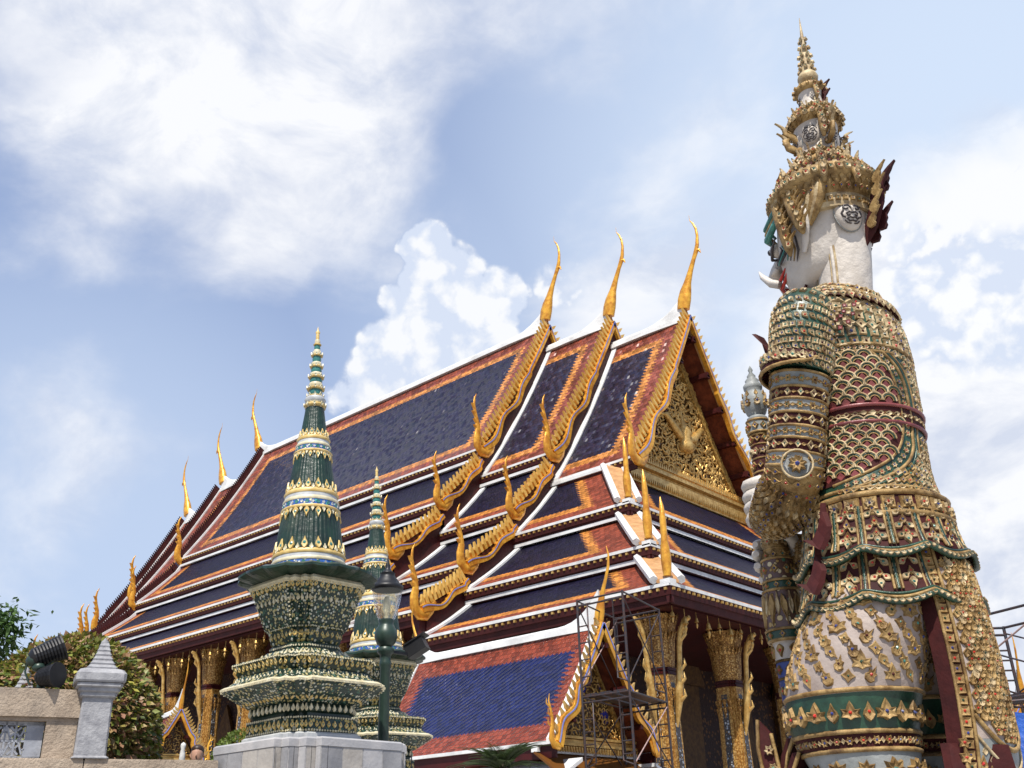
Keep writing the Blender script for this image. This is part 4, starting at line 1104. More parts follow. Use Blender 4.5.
    m_.build('forearm', GM, giant)
    # hand wrapped round the club, four fingers and a thumb
    m_ = MB(); cz = hz+.20 if sg < 0 else hz+.0; cc = V((0, .80, cz))
    palm = Surf([((sg*.15, .72, hz+.02), .09, .10), ((sg*.14, .75, cz-.03), .095, .135), ((sg*.115, .79, cz+.0), .07, .15), ((sg*.09, .83, cz), .045, .13)], ref=(1, 0, 0)); palm.mesh(m_, 0, 1, 16, 8, gWH)
    for k in range(4):
        zz = cz+.125-.085*k; rr = .145; a0 = (pi+.5 if sg < 0 else -.5)
        P = []; ln = (2.5, 2.8, 2.7, 2.3)[k]
        for i in range(10):
            f = i/9; a = (a0-ln*f) if sg < 0 else (a0+ln*f)
            P.append(V((rr*cos(a), .80+rr*sin(a), zz+.01*sin(f*3))))
        # knuckles bend slightly outward
        m_.tube(P, [.052, .055, .050, .049, .052, .047, .045, .047, .040, .022], 8, gWH)
    a0 = pi+.9 if sg < 0 else -.9
    m_.tube([V((sg*.15, .72, cz-.03)), V((.15*cos(a0), .80+.15*sin(a0), cz+.06)), V((.14*cos(a0+sg*-.6), .80+.14*sin(a0+sg*-.6), cz+.12)), V((.13*cos(a0+sg*-1.1), .80+.13*sin(a0+sg*-1.1), cz+.155)), V((.125*cos(a0+sg*-1.4), .80+.125*sin(a0+sg*-1.4), cz+.17))], [.05, .048, .044, .038, .016], 8, gWH)
    m_.build('hand', GM, giant)
for sg in (-1, 1): arm(sg)
# head -----------------------------------------------------------------
m_ = MB()
neck = Surf([((0, -.10, 5.20), .21, .215), ((0, -.115, 5.32), .198, .20), ((0, -.145, 5.5), .195, .20), ((0, -.165, 5.7), .205, .21), ((0, -.15, 5.95), .25, .27)])
neck.mesh(m_, 0, 1, 36, 12, gWH)
for u_, mi_, rd_ in ((.50, gWH, .016), (.485, gIV, .009), (.515, gIV, .009), (.36, gIV, .008)): m_.tube([neck.frame(u_+.05*(1-t), t)[0] for t in [i/12 for i in range(13)]], rd_, 6, mi_)
m_.build('neck', GM, giant)
m_ = MB()
head = Surf([((0, .02, 5.38), .06, .08), ((0, .05, 5.43), .17, .19), ((0, .05, 5.52), .235, .265), ((0, .02, 5.65), .275, .315), ((0, -.01, 5.8), .30, .35), ((0, -.04, 5.95), .315, .36), ((0, -.07, 6.1), .33, .36), ((0, -.1, 6.2), .3, .32)])
head.mesh(m_, 0, 1, 40, 24, gWH)
# nose, cheeks, brows, eyes, mouth, tusks, chin
m_.tube([(0, .30, 5.95), (0, .36, 5.86), (0, .405, 5.78), (0, .44, 5.72), (0, .41, 5.68)], [.03, .045, .06, .065, .03], 8, gWH)
for sg in (-1, 1):
    m_.tube([(sg*.04, .37, 5.70), (sg*.085, .385, 5.715), (sg*.10, .35, 5.74)], [.03, .045, .02], 7, gWH)
    m_.lathe([(.001, -.06), (.045, -.04), (.062, 0), (.045, .04), (.001, .06)], 12, (sg*.13, .31, 5.87), gWH)
    m_.lathe([(.001, -.028), (.024, -.015), (.028, 0), (.024, .015), (.001, .028)], 8, (sg*.145, .355, 5.87), gBK)
    m_.tube([(sg*.06, .345, 5.83), (sg*.13, .362, 5.81), (sg*.20, .31, 5.84), (sg*.24, .24, 5.91)], [.01, .014, .014, .006], 5, gBK)
    # teal and gilt brow scrolls
    for q, (r_0, mi) in enumerate(((.026, gTE), (.016, gGOLD), (.02, gTE))):
        dz_ = .05*q
        m_.tube([(sg*.03, .36, 5.95+dz_), (sg*.12, .375, 5.99+dz_), (sg*.21, .33, 5.94+dz_), (sg*.275, .22, 5.98+dz_), (sg*.30, .14, 6.04+dz_), (sg*.28, .17, 6.09+dz_)], [r_0*.5, r_0, r_0*1.1, r_0, r_0*.8, .004], 6, mi)
    # cheek scrolls in ink lines
    for q in range(4):
        m_.tube([(sg*(.235+.012*q), .20-.035*q, 5.95-.02*q), (sg*(.262+.010*q), .14-.035*q, 5.86-.02*q), (sg*(.27+.006*q), .12-.03*q, 5.74-.02*q), (sg*(.25+.006*q), .16-.03*q, 5.66-.02*q)], [.004, .009, .010, .003], 5, (gTE, gBK, gGOLD, gBK)[q])
    for q in range(3):
        m_.tube([(sg*(.12+.03*q), .33-.03*q, 5.75-.03*q), (sg*(.20+.03*q), .27-.03*q, 5.72-.03*q), (sg*(.25+.012*q), .19-.03*q, 5.77-.02*q), (sg*(.24+.01*q), .21-.02*q, 5.81)], [.006, .009, .009, .004], 5, (gBK, gTE, gBK)[q])
    # mouth corner, lips, tusk
    m_.tube([(0, .395, 5.60), (sg*.08, .375, 5.615), (sg*.15, .30, 5.60), (sg*.20, .22, 5.64)], [.015, .016, .014, .006], 7, gRD)
    m_.tube([(0, .365, 5.55), (sg*.08, .35, 5.555), (sg*.15, .27, 5.565), (sg*.19, .21, 5.61)], [.015, .016, .013, .006], 7, gRD)
    m_.tube([(sg*.13, .33, 5.57), (sg*.145, .40, 5.61), (sg*.15, .46, 5.69), (sg*.145, .49, 5.76)], [.035, .034, .024, .004], 7, gWH)
    for k in range(5): m_.tube([(sg*.022*(k+.5), .385-.008*k, 5.595), (sg*.022*(k+.5), .39-.008*k, 5.56)], [.011, .008], 5, gWH)
m_.tube([(0, .30, 5.46), (0, .36, 5.475), (0, .34, 5.52)], [.06, .05, .03], 8, gWH)
hd = m_.build('head', GM, giant)
for sg in (-1, 1):       # ears with long lobes
    m_ = MB(); ear = [(sg*.29, -.02, 5.98), (sg*.335, -.06, 6.0), (sg*.345, -.10, 5.92), (sg*.335, -.09, 5.80), (sg*.31, -.05, 5.70), (sg*.30, -.02, 5.62)]
    m_.tube(ear, [.025, .04, .045, .038, .035, .02], 8, gWH, flat=.6); m_.build('ear', GM, hd)
# crown ----------------------------------------------------------------
def crown_c(z): return V((0, lerp(-.10, -.185, (z-6.1)/1.8), z))
def crlathe(m_, prof, mi, n=32, lob=0): 
    rs = []
    for r, z in prof:
        c = crown_c(z); rs.append([c+V((r*(1+lob*cos(8*a))*cos(a), r*(1+lob*cos(8*a))*sin(a), 0)) for a in (2*pi*k/n for k in range(n))])
    m_.rings(rs, mi, True)
def crrow(m_, z, r, n, kind, size, mi=gGOLD, gems=(None,), tilt=0., ph=0, **kw):
    for j in range(n):
        a = 2*pi*(j+ph)/n; o_ = V((cos(a), sin(a), 0)); nn = (o_*cos(tilt)+V((0, 0, sin(tilt)))).normalized(); aa = V((-sin(a), cos(a), 0)); bb = nn.cross(aa)
        if bb.z < 0: bb = -bb
        orn(m_, (crown_c(z)+o_*r, aa, bb, nn), kind, size, mi, gems[j % len(gems)], **kw)
m_ = MB()
crlathe(m_, [(.30, 5.98), (.35, 6.02), (.385, 6.06), (.40, 6.10), (.405, 6.13)], gGOLD, 40)
crlathe(m_, [(.345, 5.90), (.352, 5.95), (.345, 6.02)], gIV, 40)
crlathe(m_, [(.405, 6.125), (.43, 6.15), (.435, 6.20), (.42, 6.235), (.38, 6.27)], gGOLD, 40)
crlathe(m_, [(.385, 6.262), (.345, 6.31), (.30, 6.35), (.27, 6.38)], gMA, 40)
crlathe(m_, [(.28, 6.37), (.235, 6.43), (.20, 6.50), (.17, 6.56)], gGOLD, 32)
crlathe(m_, [(.172, 6.55), (.145, 6.60), (.15, 6.68), (.165, 6.77), (.175, 6.84)], gWH, 32)
crlathe(m_, [(.175, 6.835), (.205, 6.87), (.215, 6.90), (.195, 6.935), (.16, 6.97), (.12, 7.01), (.105, 7.04)], gGOLD, 32)
crlathe(m_, [(.107, 7.03), (.095, 7.07), (.09, 7.14), (.10, 7.20)], gWH, 24)
crlathe(m_, [(.10, 7.195), (.125, 7.215), (.125, 7.25), (.09, 7.285), (.055, 7.31)], gGOLD, 24)
crlathe(m_, [(.05, 7.305), (.075, 7.33), (.085, 7.37), (.075, 7.40), (.05, 7.43), (.06, 7.46), (.035, 7.50), (.05, 7.53), (.03, 7.57), (.045, 7.60), (.024, 7.64), (.036, 7.68), (.018, 7.73), (.026, 7.77), (.015, 7.81), (.002, 8.02)], gIV, 16)
crrow(m_, 6.185, .437, 46, 'leaf', .036, gIV, (gTE, gRD), 0, rot=.8, h=.45)
crrow(m_, 5.96, .352, 40, 'square', .024, gGOLD, (gBL, gTE, None), 0, h=.5)
crrow(m_, 6.05, .385, 44, 'leaf', .03, gGOLD, (gBL, gRD), -.5, rot=pi)
crrow(m_, 6.11, .405, 44, 'leaf', .032, gGOLD, (None,), -.4, rot=pi)
crrow(m_, 6.25, .40, 40, 'disc', .02, gIV)
for z, r, n in ((6.30, .36, 34), (6.34, .32, 30), (6.40, .27, 24), (6.46, .235, 20), (6.52, .20, 18)): crrow(m_, z, r, n, 'leaf', .042, gGOLD if n % 4 else gIV, (gRD, gGR), .5, ph=(n % 3)/3, h=.5)
for z, r, n in ((6.895, .215, 24), (6.94, .195, 20), (6.98, .16, 16), (7.02, .125, 12)): crrow(m_, z, r, n, 'leaf', .036, gGOLD if n % 8 else gIV, (gRD, gGR), .5, h=.5)
crrow(m_, 6.86, .20, 22, 'leaf', .028, gGOLD, (None,), -.4, rot=pi)
crrow(m_, 7.235, .128, 14, 'leaf', .024, gGOLD, (None,), .2, h=.6)
for z, r, n in ((7.46, .06, 7), (7.53, .05, 6), (7.60, .045, 6), (7.68, .036, 5), (7.77, .027, 4)): crrow(m_, z, r, n, 'leaf', .026, gIV, (gTE,), .3, h=.6)
crw = m_.build('crown', GM, giant)
def flm(m_, a, r, z, L_, w=.2, mi=gGOLD, curl=.6, th=.02):
    o_ = V((cos(a), sin(a), 0)); flame_fin(m_, crown_c(z)+o_*r, o_, (0, 0, 1), L_, w, th, mi, curl=curl)
for z, r, L_, n in ((6.37, .29, .11, 16), (6.53, .185, .08, 12), (6.95, .18, .07, 12), (7.01, .12, .05, 8)):
    m_ = MB()
    for j in range(n): flm(m_, 2*pi*(j+.3)/n, r, z, L_, .26, gIV, .3, .012)
    m_.build('crown_leaves', GM, crw)
def mask(a, r, z, s_, par):
    """white demon-face boss with inked scroll lines"""
    o_ = V((cos(a), sin(a), 0)); aa = V((-sin(a), cos(a), 0)); bb = V((0, 0, 1)); c = crown_c(z)+o_*r
    m_ = MB(); rs = []
    for k in range(7):
        f = k/6; rr = cos(f*pi/2); rs.append([c+aa*cos(q)*s_*.72*rr+bb*sin(q)*s_*rr+o_*s_*.42*sin(f*pi/2) for q in [2*pi*i/20 for i in range(20)]])
    m_.rings(rs, gWH, True)
    def P(x, y):
        q = max(0, 1-(x/.72)**2-y*y); return c+aa*x*s_+bb*y*s_+o_*s_*(.42*sqrt(q)+.02)
    def line(pts, w=.035, mi=gBK): m_.tube([P(x, y) for x, y in pts], w*s_, 4, mi)
    for g_ in (-1, 1):
        line([(g_*.05, .12), (g_*.16, .28), (g_*.36, .26), (g_*.42, .10), (g_*.30, .02), (g_*.18, .08)], .055)
        line([(g_*.04, .42), (g_*.22, .55), (g_*.42, .46), (g_*.54, .22)], .05)
        line([(g_*.06, .62), (g_*.22, .74), (g_*.34, .62)], .04)
        line([(g_*.0, -.20), (g_*.16, -.12), (g_*.30, -.22), (g_*.24, -.34), (g_*.12, -.28)], .05)
        line([(g_*.42, -.02), (g_*.52, -.18), (g_*.46, -.36), (g_*.34, -.42)], .05)
        line([(0, -.46), (g_*.14, -.40), (g_*.28, -.50), (g_*.16, -.62), (0, -.58)], .055)
        line([(g_*.08, -.74), (g_*.26, -.70), (g_*.38, -.56)], .045)
    m_.tube([P(0, .2)+o_*s_*.02, P(0, .0)+o_*s_*.1, P(0, -.12)+o_*s_*.02], [.04*s_, .08*s_, .03*s_], 6, gWH)
    m_.tube([c+aa*cos(q)*s_*.74+bb*sin(q)*s_*1.02 for q in [2*pi*i/24 for i in range(25)]], .03*s_, 5, gBK if s_ < .1 else gGY)
    m_.build('mask', GM, par)
# azimuths: left side of the head is 180 degrees, the back 270
for a in (R(240), R(290), R(340), R(20)): mask(a, .285, 5.86, .15, crw)
for a in (R(195), R(255), R(315), R(15), R(75), R(135)): mask(a, .135, 6.72, .105, crw)
for a in (R(228), R(320), R(50), R(140)): mask(a, .078, 7.12, .055, crw)
# scrolling flame wings and crests
def scroll(a, r, z, pts, rad, par, name='flame_crest', mi=gGOLD, spikes=0, sl=.08):
    o_ = V((cos(a), sin(a), 0)); m_ = MB(); P = [crown_c(z)+o_*(r+x)+V((0, 0, y)) for x, y in pts]
    m_.tube(P, rad, 8, mi, flat=.6, ref=o_)
    for k in range(spikes):
        f = (k+.5)/spikes; i = min(len(P)-2, int(f*(len(P)-1))); p = P[i].lerp(P[i+1], f*(len(P)-1)-i)
        flame_fin(m_, p, o_, (0, 0, 1), sl, .3, .02, gIV if k % 2 else gGOLD, curl=.9)
        orn(m_, (p-V((-sin(a), cos(a), 0))*rad[0]*.9, o_, V((0, 0, 1)), V((sin(a), -cos(a), 0))), 'leaf', sl*.3, gIV, gRD)
    m_.build(name, GM, par)
for a in (R(150), R(330), R(60), R(240)):   # upper tier, curling up
    scroll(a, .13, 6.64, [(-.02, .02), (.06, -.03), (.12, .0), (.14, .07), (.10, .10)], [.03, .035, .035, .03, .01], crw, spikes=2, sl=.07)
    scroll(a, .15, 6.70, [(0, .0), (.05, .05), (.11, .08), (.13, .15)], [.025, .03, .025, .005], crw, spikes=2, sl=.08)
# long ear pendants in front of and behind the ear
for (x, y, z0, z1, lean, w_) in ((-.335, .10, 6.50, 5.62, .0, .055), (-.375, -.02, 6.38, 5.72, -.04, .05), (.335, .10, 6.50, 5.62, .0, .055), (.375, -.02, 6.38, 5.72, -.04, .05)):
    sg = -1 if x < 0 else 1; m_ = MB(); n = 12; P = []
    for k in range(n+1):
        f = k/n; P.append(V((x*(.62+.38*min(1, f*2.6))-sg*.02*sin(f*6), y+lean*f+.03*sin(f*5), lerp(z0, z1, f))))
    m_.tube(P, [.008, .02, .03, .036, .044, .05, .055, .055, .055, .055, .05, .04, .012], 8, gGOLD, flat=.7, ref=(0, 1, 0))
    for k in range(2, n):
        orn(m_, (P[k]+V((sg*.035, -.02, 0)), V((0, 1, 0)), V((0, 0, 1)), V((sg*.9, -.4, 0)).normalized()), 'leaf', .036, gIV if k % 2 else gGOLD, random.choice((gRD, gTE, None)), rot=.4*(-1)**k, h=.5)
        if k > 3: flame_fin(m_, P[k]+V((sg*.02, -.03, 0)), (sg*.2, -1, 0), (0, 0, 1), .085, .3, .02, gGOLD, curl=.8)
    m_.build('ear_pendant', GM, crw)
for sg in (-1, 1):       # fluted white and gilt ribbon scroll behind the ear
    m_ = MB()
    for q in range(4):
        y0 = -.16-.036*q
        m_.tube([(sg*.22, y0-.03, 6.42), (sg*.29, y0-.045, 6.26), (sg*.345, y0-.03, 6.10), (sg*.35, y0+.0, 5.98), (sg*.33, y0+.05+.01*q, 5.88), (sg*.32, y0+.10+.015*q, 5.80)], [.016, .024, .028, .029, .026, .010], 7, (gIV, gGOLD, gIV, gGOLD, gWH)[q])
    m_.build('ribbon_scroll', GM, crw)
# maroon winged crest at the back
m_ = MB()
for (a, z, r, L_) in ((R(275), 5.80, .36, .26), (R(272), 5.92, .42, .26), (R(278), 6.04, .46, .22), (R(286), 5.68, .32, .26), (R(265), 5.86, .42, .16), (R(280), 5.74, .40, .2)):
    o_ = V((cos(a), sin(a), 0)); flame_fin(m_, crown_c(z)+o_*r, o_, (0, 0, 1), L_, .28, .03, gMA, curl=.55)
m_.tube([crown_c(5.60)+V((0, -.24, 0)), crown_c(5.76)+V((0, -.34, 0)), crown_c(5.93)+V((0, -.42, 0)), crown_c(6.10)+V((0, -.46, 0))], [.02, .06, .06, .03], 8, gMA, flat=.5)
for (z, r) in ((5.95, .46), (6.05, .48), (5.83, .42), (5.72, .38)): flm(m_, R(262), r, z, .14, .35, gGOLD, .7)
m_.build('back_crest', GM, crw)
m_ = MB()
for (z, L_) in ((7.07, .12), (7.15, .13)): flm(m_, R(285), .085, z, L_, .4, gMA, .7)
m_.build('back_crest', GM, crw)
for (a, r, z, hh) in ((R(232), .12, 7.06, .26), (R(225), .215, 6.62, .42), (R(212), .42, 6.06, .46), (R(243), .42, 6.04, .34)):     # upright gilt clasps
    o_ = V((cos(a), sin(a), 0)); m_ = MB()
    P = [crown_c(z+hh*f)+o_*(r*(1-.38*f*f)+.01+.02*sin(f*6)) for f in [i/7 for i in range(8)]]
    m_.tube(P, [hh*.03, hh*.07, hh*.085, hh*.07, hh*.06, hh*.075, hh*.05, hh*.01], 7, gGOLD)
    for f in range(1, 7): orn(m_, (P[f]+o_*hh*.05, V((-sin(a), cos(a), 0)), V((0, 0, 1)), o_), 'leaf', hh*.09, gIV, (gTE, gRD, None)[f % 3], h=.5)
    m_.build('clasp', GM, crw)
# maroon collar points under the jaw
m_ = MB()
for sg in (-1, 1):
    m_.strip([V((sg*.10, .10, 5.44)), V((sg*.20, .08, 5.40)), V((sg*.30, .02, 5.30)), V((sg*.38, -.06, 5.20))], [V((sg*.12, .24, 5.22)), V((sg*.24, .19, 5.20)), V((sg*.34, .08, 5.17)), V((sg*.39, -.04, 5.14))], V((sg*.03, -.02, .01)), gMA)
m_.build('collar_point', GM, giant)
# plinth
m_ = MB()
for (hw, z0, z1) in ((1.25, 0, .22), (1.15, .22, .34), (1.02, .34, .62), (1.12, .62, .74), (1.18, .74, .86)):
    m_.box((0, .1, (z0+z1)/2+.001), (hw*2, hw*2, z1-z0))
pb = m_.build('statue_base', 'marble', None)
pb.location = (GX, GY, 0); pb.rotation_euler = (0, 0, R(82.5)); tag(pb, 'stepped marble base under the giant guardian statue', 'statue base')
giant.location.z = 0
# club: a thing of its own -------------------------------------------------
club = empty('club', 'tall mosaic club standing upright in the white hands of the giant guardian', 'club', (GX, GY, 0), R(82.5))
def cz_(prof, t0=0): return Surf([((0, .80, z), r, r) for r, z in prof])
m_ = MB()
segs = [(4.60, 4.50, .085, .085, gGY), (4.48, 3.98, .075, .088, gMA), (3.98, 3.5, .085, .09, gGOLD), (3.5, 3.34, .115, .125, gSP), (3.34, 3.27, .12, .12, gGR), (3.27, 2.99, .135, .15, gSP), (2.99, 2.92, .145, .14, gGR), (2.92, 2.78, .115, .11, gWH),
        (2.78, 2.66, .11, .105, gBL), (2.66, 2.5, .105, .10, gBL), (2.5, 2.3, .10, .095, gBL), (2.3, 2.05, .092, .085, gBL), (2.05, 1.4, .085, .075, gMA), (1.4, .88, .075, .07, gBL)]
for z0, z1, r0, r1, mi in segs:
    sf = Surf([((0, .80, z1), r1, r1), ((0, .80, (z0+z1)/2), (r0+r1)/2*1.01, (r0+r1)/2*1.01), ((0, .80, z0), r0, r0)])
    sf.mesh(m_, 0, 1, 20, 4, mi); sf.ridge(m_, 0, .011, gGOLD, n=20); sf.ridge(m_, 1, .011, gGOLD, n=20)
    L_ = z0-z1; nr = max(1, int(L_/.085))
    if mi == gWH:
        row(m_, sf, .5, 8, 'leaf', .045, gGOLD, (gRD,), rot=pi)
    elif (z0, z1) == (3.27, 2.99):
        for j in range(10):
            orn(m_, sf.frame(j/10, .5), 'leaf', .12, gGOLD, None, sx=.36, rot=pi, h=.12); orn(m_, sf.frame((j+.5)/10, .62), 'leaf', .09, gIV, None, sx=.3, h=.15)
    else:
        for k in range(nr):
            row(m_, sf, (k+.5)/nr, 9, ('diamond', 'flower')[k % 2], min(.034, L_*.4), gIV if k % 2 else gGOLD, GEMS, ph=.5*(k % 2), h=.4)
            if k: sf.ridge(m_, k/nr, .008, gGOLD, n=16)
m_.build('shaft', GM, club)
m_ = MB(); m_.lathe([(.05, 4.58), (.075, 4.61), (.08, 4.63), (.055, 4.65), (.075, 4.67), (.092, 4.72), (.095, 4.77), (.085, 4.83), (.06, 4.865), (.072, 4.88), (.075, 4.91), (.05, 4.94), (.055, 4.955), (.03, 4.985), (.035, 4.995), (.012, 5.03), (.02, 5.05), (.002, 5.09)], 20, (0, .80, 0), gGY)
for j in range(8):
    a = 2*pi*j/8; o_ = V((cos(a), sin(a), 0)); orn(m_, (V((0, .8, 4.75))+o_*.094, V((-sin(a), cos(a), 0)), V((0, 0, 1)), o_), 'flame', .045, gIV if j % 2 else gGOLD, gBL)
    orn(m_, (V((0, .8, 4.82))+o_*.085, V((-sin(a), cos(a), 0)), V((0, 0, 1)), (o_+V((0, 0, .6))).normalized()), 'leaf', .03, gGOLD, None)
m_.build('knob', GM, club)

# ================================================================== GREEN MOSAIC STUPAS
PLAN = [(1, -.62), (1, .62), (.9, .62), (.9, .76), (.76, .76), (.76, .9), (.62, .9)]
def plan_pts():
    out = []
    base = [(1, .62), (.9, .62), (.9, .76), (.76, .76), (.76, .9), (.62, .9)]
    for k in range(4):
        c_, s_ = cos(k*pi/2), sin(k*pi/2)
        for x, y in base+[(.62, 1)]: out.append((x*c_-y*s_, x*s_+y*c_))
    return out
PP = plan_pts()
def pring(r, z): return [V((x*r, y*r, z)) for x, y in PP]
def edge_frames(r, z, step, tilt=0.):
    """positions along the redented outline with outward normals"""
    pts = [V((x*r, y*r, z)) for x, y in PP]; out = []
    for a, b in zip(pts, pts[1:]+pts[:1]):
        L_ = (b-a).length; d = (b-a)/L_; n = V((d.y, -d.x, 0)); k = max(1, round(L_/step))
        for i in range(k):
            nn = (n*cos(tilt)+V((0, 0, sin(tilt)))).normalized(); bb = nn.cross(d)
            if bb.z < 0: bb = -bb
            out.append((a.lerp(b, (i+.5)/k), d, bb, nn))
    return out
SPM = ['sp_green', 'sp_mosaic', 'sp_mosaic_fine', 'sp_cream', 'sp_yellow', 'sp_teal', 'sp_bluemosaic', 'sp_grey']
def build_stupa():
    t = empty('stupa', 'tall green mosaic stupa with yellow petal bands on a pale marble pedestal, left of centre', 'stupa', group='green mosaic stupas')
    m_ = MB()
    def seg(prof, mi): m_.rings([pring(r, z) for r, z in prof], mi, False)
    seg([(.60, 0), (.60, .05), (.57, .07)], 7)
    seg([(.55, .06), (.56, .10), (.56, .22), (.53, .25)], 1)
    seg([(.50, .24), (.50, .29), (.535, .31), (.55, .36), (.52, .40)], 0)
    seg([(.50, .39), (.57, .42), (.70, .50), (.79, .575), (.84, .60)], 2)
    seg([(.845, .60), (.85, .625), (.80, .655)], 3)
    seg([(.79, .65), (.74, .69), (.70, .72), (.69, .76)], 2)
    seg([(.66, .75), (.69, .80), (.73, .88), (.745, .90), (.74, .925), (.68, .94)], 1)
    seg([(.52, .935), (.50, .98), (.44, 1.02), (.40, 1.06)], 2)
    seg([(.36, 1.05), (.37, 1.08), (.365, 1.12), (.345, 1.14)], 0)
    seg([(.335, 1.13), (.36, 1.17), (.39, 1.30), (.41, 1.32)], 1)
    seg([(.40, 1.31), (.44, 1.36), (.50, 1.55), (.56, 1.74), (.60, 1.82)], 2)
    seg([(.60, 1.82), (.63, 1.86), (.60, 1.90), (.5, 1.91)], 3)
    m_.build('pedestal_tiers', SPM, t)
    m_ = MB()
    for r, z, st, sz, mi, g_, tl in ((.565, .16, .085, .04, 4, 5, 0), (.55, .345, .09, .045, 3, None, 0), (.62, .455, .07, .032, 4, None, -.7), (.845, .615, .055, .018, 3, None, 0), (.71, .70, .075, .035, 3, None, 0), (.72, .85, .08, .038, 4, 5, -.3), (.47, 1.0, .08, .036, 3, None, .5), (.375, 1.25, .075, .04, 4, 5, 0), (.59, 1.80, .09, .045, 4, 5, -.2), (.535, 1.64, .085, .035, 3, None, -.2)):
        for fr in edge_frames(r, z, st, tl): orn(m_, fr, 'leaf', sz, mi, g_, h=.3, jitter=.05)
    for r, z in ((.565, .09), (.565, .235), (.745, .905), (.375, 1.1), (.41, 1.325), (.615, 1.84)):
        for fr in edge_frames(r, z, .04, 0): orn(m_, fr, 'disc', .013, 3, None, h=.5)
    # white edging along the corners of the flaring tiers
    for (ra, za, rb, zb_) in ((.575, .43, .83, .595), (.44, 1.37, .59, 1.80)):
        for x, y in PP:
            if abs(abs(x)-abs(y)) > .3:
                for k in range(9): f = (k+.5)/9; m_.box((x*lerp(ra, rb, f), y*lerp(ra, rb, f), lerp(za, zb_, f)), (.016, .016, .016), 3)
    m_.build('tile_ornament', SPM, t)
    # petalled slab
    m_ = MB(); n = 96; rs = []
    for r, z in ((.60, 1.90), (.76, 1.93), (.81, 1.955), (.81, 1.985), (.74, 2.02), (.45, 2.04)):
        rs.append([V((r*(1.04+.055*abs(cos(8*a)))*cos(a), r*(1.04+.055*abs(cos(8*a)))*sin(a), z+(.03*(1-abs(cos(8*a))) if r > .7 else 0))) for a in (2*pi*k/n for k in range(n))])
    m_.rings(rs, 0, False); m_.build('petal_slab', SPM, t)
    # cone with fluted dark green and banded tiers
    def rad(z):
        T_ = ((2.03, .475), (2.67, .395), (3.13, .325), (3.65, .24), (4.05, .172), (4.40, .125), (4.63, .12), (4.86, .10), (5.09, .085), (5.34, .066), (5.62, .005))
        for (a, ra), (b, rb) in zip(T_, T_[1:]):
            if z <= b: return lerp(ra, rb, (z-a)/(b-a))
        return .005
    m_ = MB()
    for z0, z1, nf in ((2.3, 2.87, 44), (3.15, 3.70, 40), (3.95, 4.42, 32)):
        n = nf*4; rs = []
        for k in range(5):
            z = lerp(z0, z1, k/4); r = rad(z)
            rs.append([V((r*(1+.016*cos(nf*a))*cos(a), r*(1+.016*cos(nf*a))*sin(a), z)) for a in (2*pi*j/n for j in range(n))])
        m_.rings(rs, 0, True)
    m_.build('fluted_cone', SPM, t)
    m_ = MB()
    for zb_, hgt in ((2.05, .25), (2.87, .28), (3.70, .25)):
        r = rad
        L_ = lambda f: zb_+hgt*f
        m_.lathe([(r(L_(0))+.015, L_(0)), (r(L_(0))+.03, L_(.08)), (r(L_(.1))+.015, L_(.15))], 40, mi=4)
        m_.lathe([(r(L_(.15))+.012, L_(.15)), (r(L_(.4))+.012, L_(.42))], 40, mi=6, sm=True)
        m_.lathe([(r(L_(.42))+.018, L_(.42)), (r(L_(.5))+.03, L_(.5)), (r(L_(.6))+.018, L_(.6))], 40, mi=3)
        m_.lathe([(r(L_(.6))+.012, L_(.6)), (r(L_(.75))+.012, L_(.78))], 40, mi=7)
        m_.lathe([(r(L_(.78))+.018, L_(.78)), (r(L_(.9))+.036, L_(.88)), (r(L_(1))+.01, L_(1.02))], 40, mi=4)
        n = 16 if hgt > .1 else 12
        for j in range(n):
            a = 2*pi*j/n; o_ = V((cos(a), sin(a), 0)); aa = V((-sin(a), cos(a), 0))
            s0 = 2.4*rad(zb_)*pi/n*.30+.026
            for (z, up, mi, g_) in ((L_(1.0)+s0*.8, 1, 4, 5),)+(((L_(0)-s0*.8, -1, 4, 5),) if zb_ > 2.2 else ()):
                sl = V((-.15, 0, 1))
                b = (V((0, 0, 1))-o_*.16).normalized()*up
                orn(m_, (o_*(rad(z)+.012)+V((0, 0, z)), aa, b, (o_+V((0, 0, .16))).normalized()), 'leaf', s0, mi, g_, h=.16, jitter=.03, gr=.34, sx=.8)
                a2 = a+pi/n; o2 = V((cos(a2), sin(a2), 0)); z2 = z-up*s0*.5
                orn(m_, (o2*(rad(z2)+.012)+V((0, 0, z2)), V((-sin(a2), cos(a2), 0)), b, o2), 'leaf', s0*.5, 3, None, h=.22, jitter=.03)
        for j in range(n*2):
            a = 2*pi*j/(n*2); o_ = V((cos(a), sin(a), 0)); z = L_(.285)
            orn(m_, (o_*(rad(z)+.014)+V((0, 0, z)), V((-sin(a), cos(a), 0)), V((0, 0, 1)), o_), 'flower' if j % 2 else 'disc', hgt*.1, 7 if j % 2 else 5, None, h=.25, jitter=.03)
    m_.lathe([(.30, 2.04), (.28, 3.0), (.2, 3.8), (.12, 4.3)], 12, mi=0)
    m_.build('petal_band', SPM, t)
    m_ = MB(); z = 4.40
    steps = [(.150, .02, 4), (.175, .05, 4), (.155, .03, 3), (.165, .08, 7), (.135, .03, 4), (.11, .10, 5), (.14, .03, 4), (.115, .08, 3), (.10, .08, 5), (.125, .03, 4), (.10, .06, 3), (.085, .09, 5), (.105, .03, 4), (.08, .06, 3), (.07, .10, 5), (.09, .03, 4), (.062, .08, 3), (.05, .08, 5), (.066, .025, 4), (.045, .07, 3), (.03, .10, 4)]
    z = 4.40
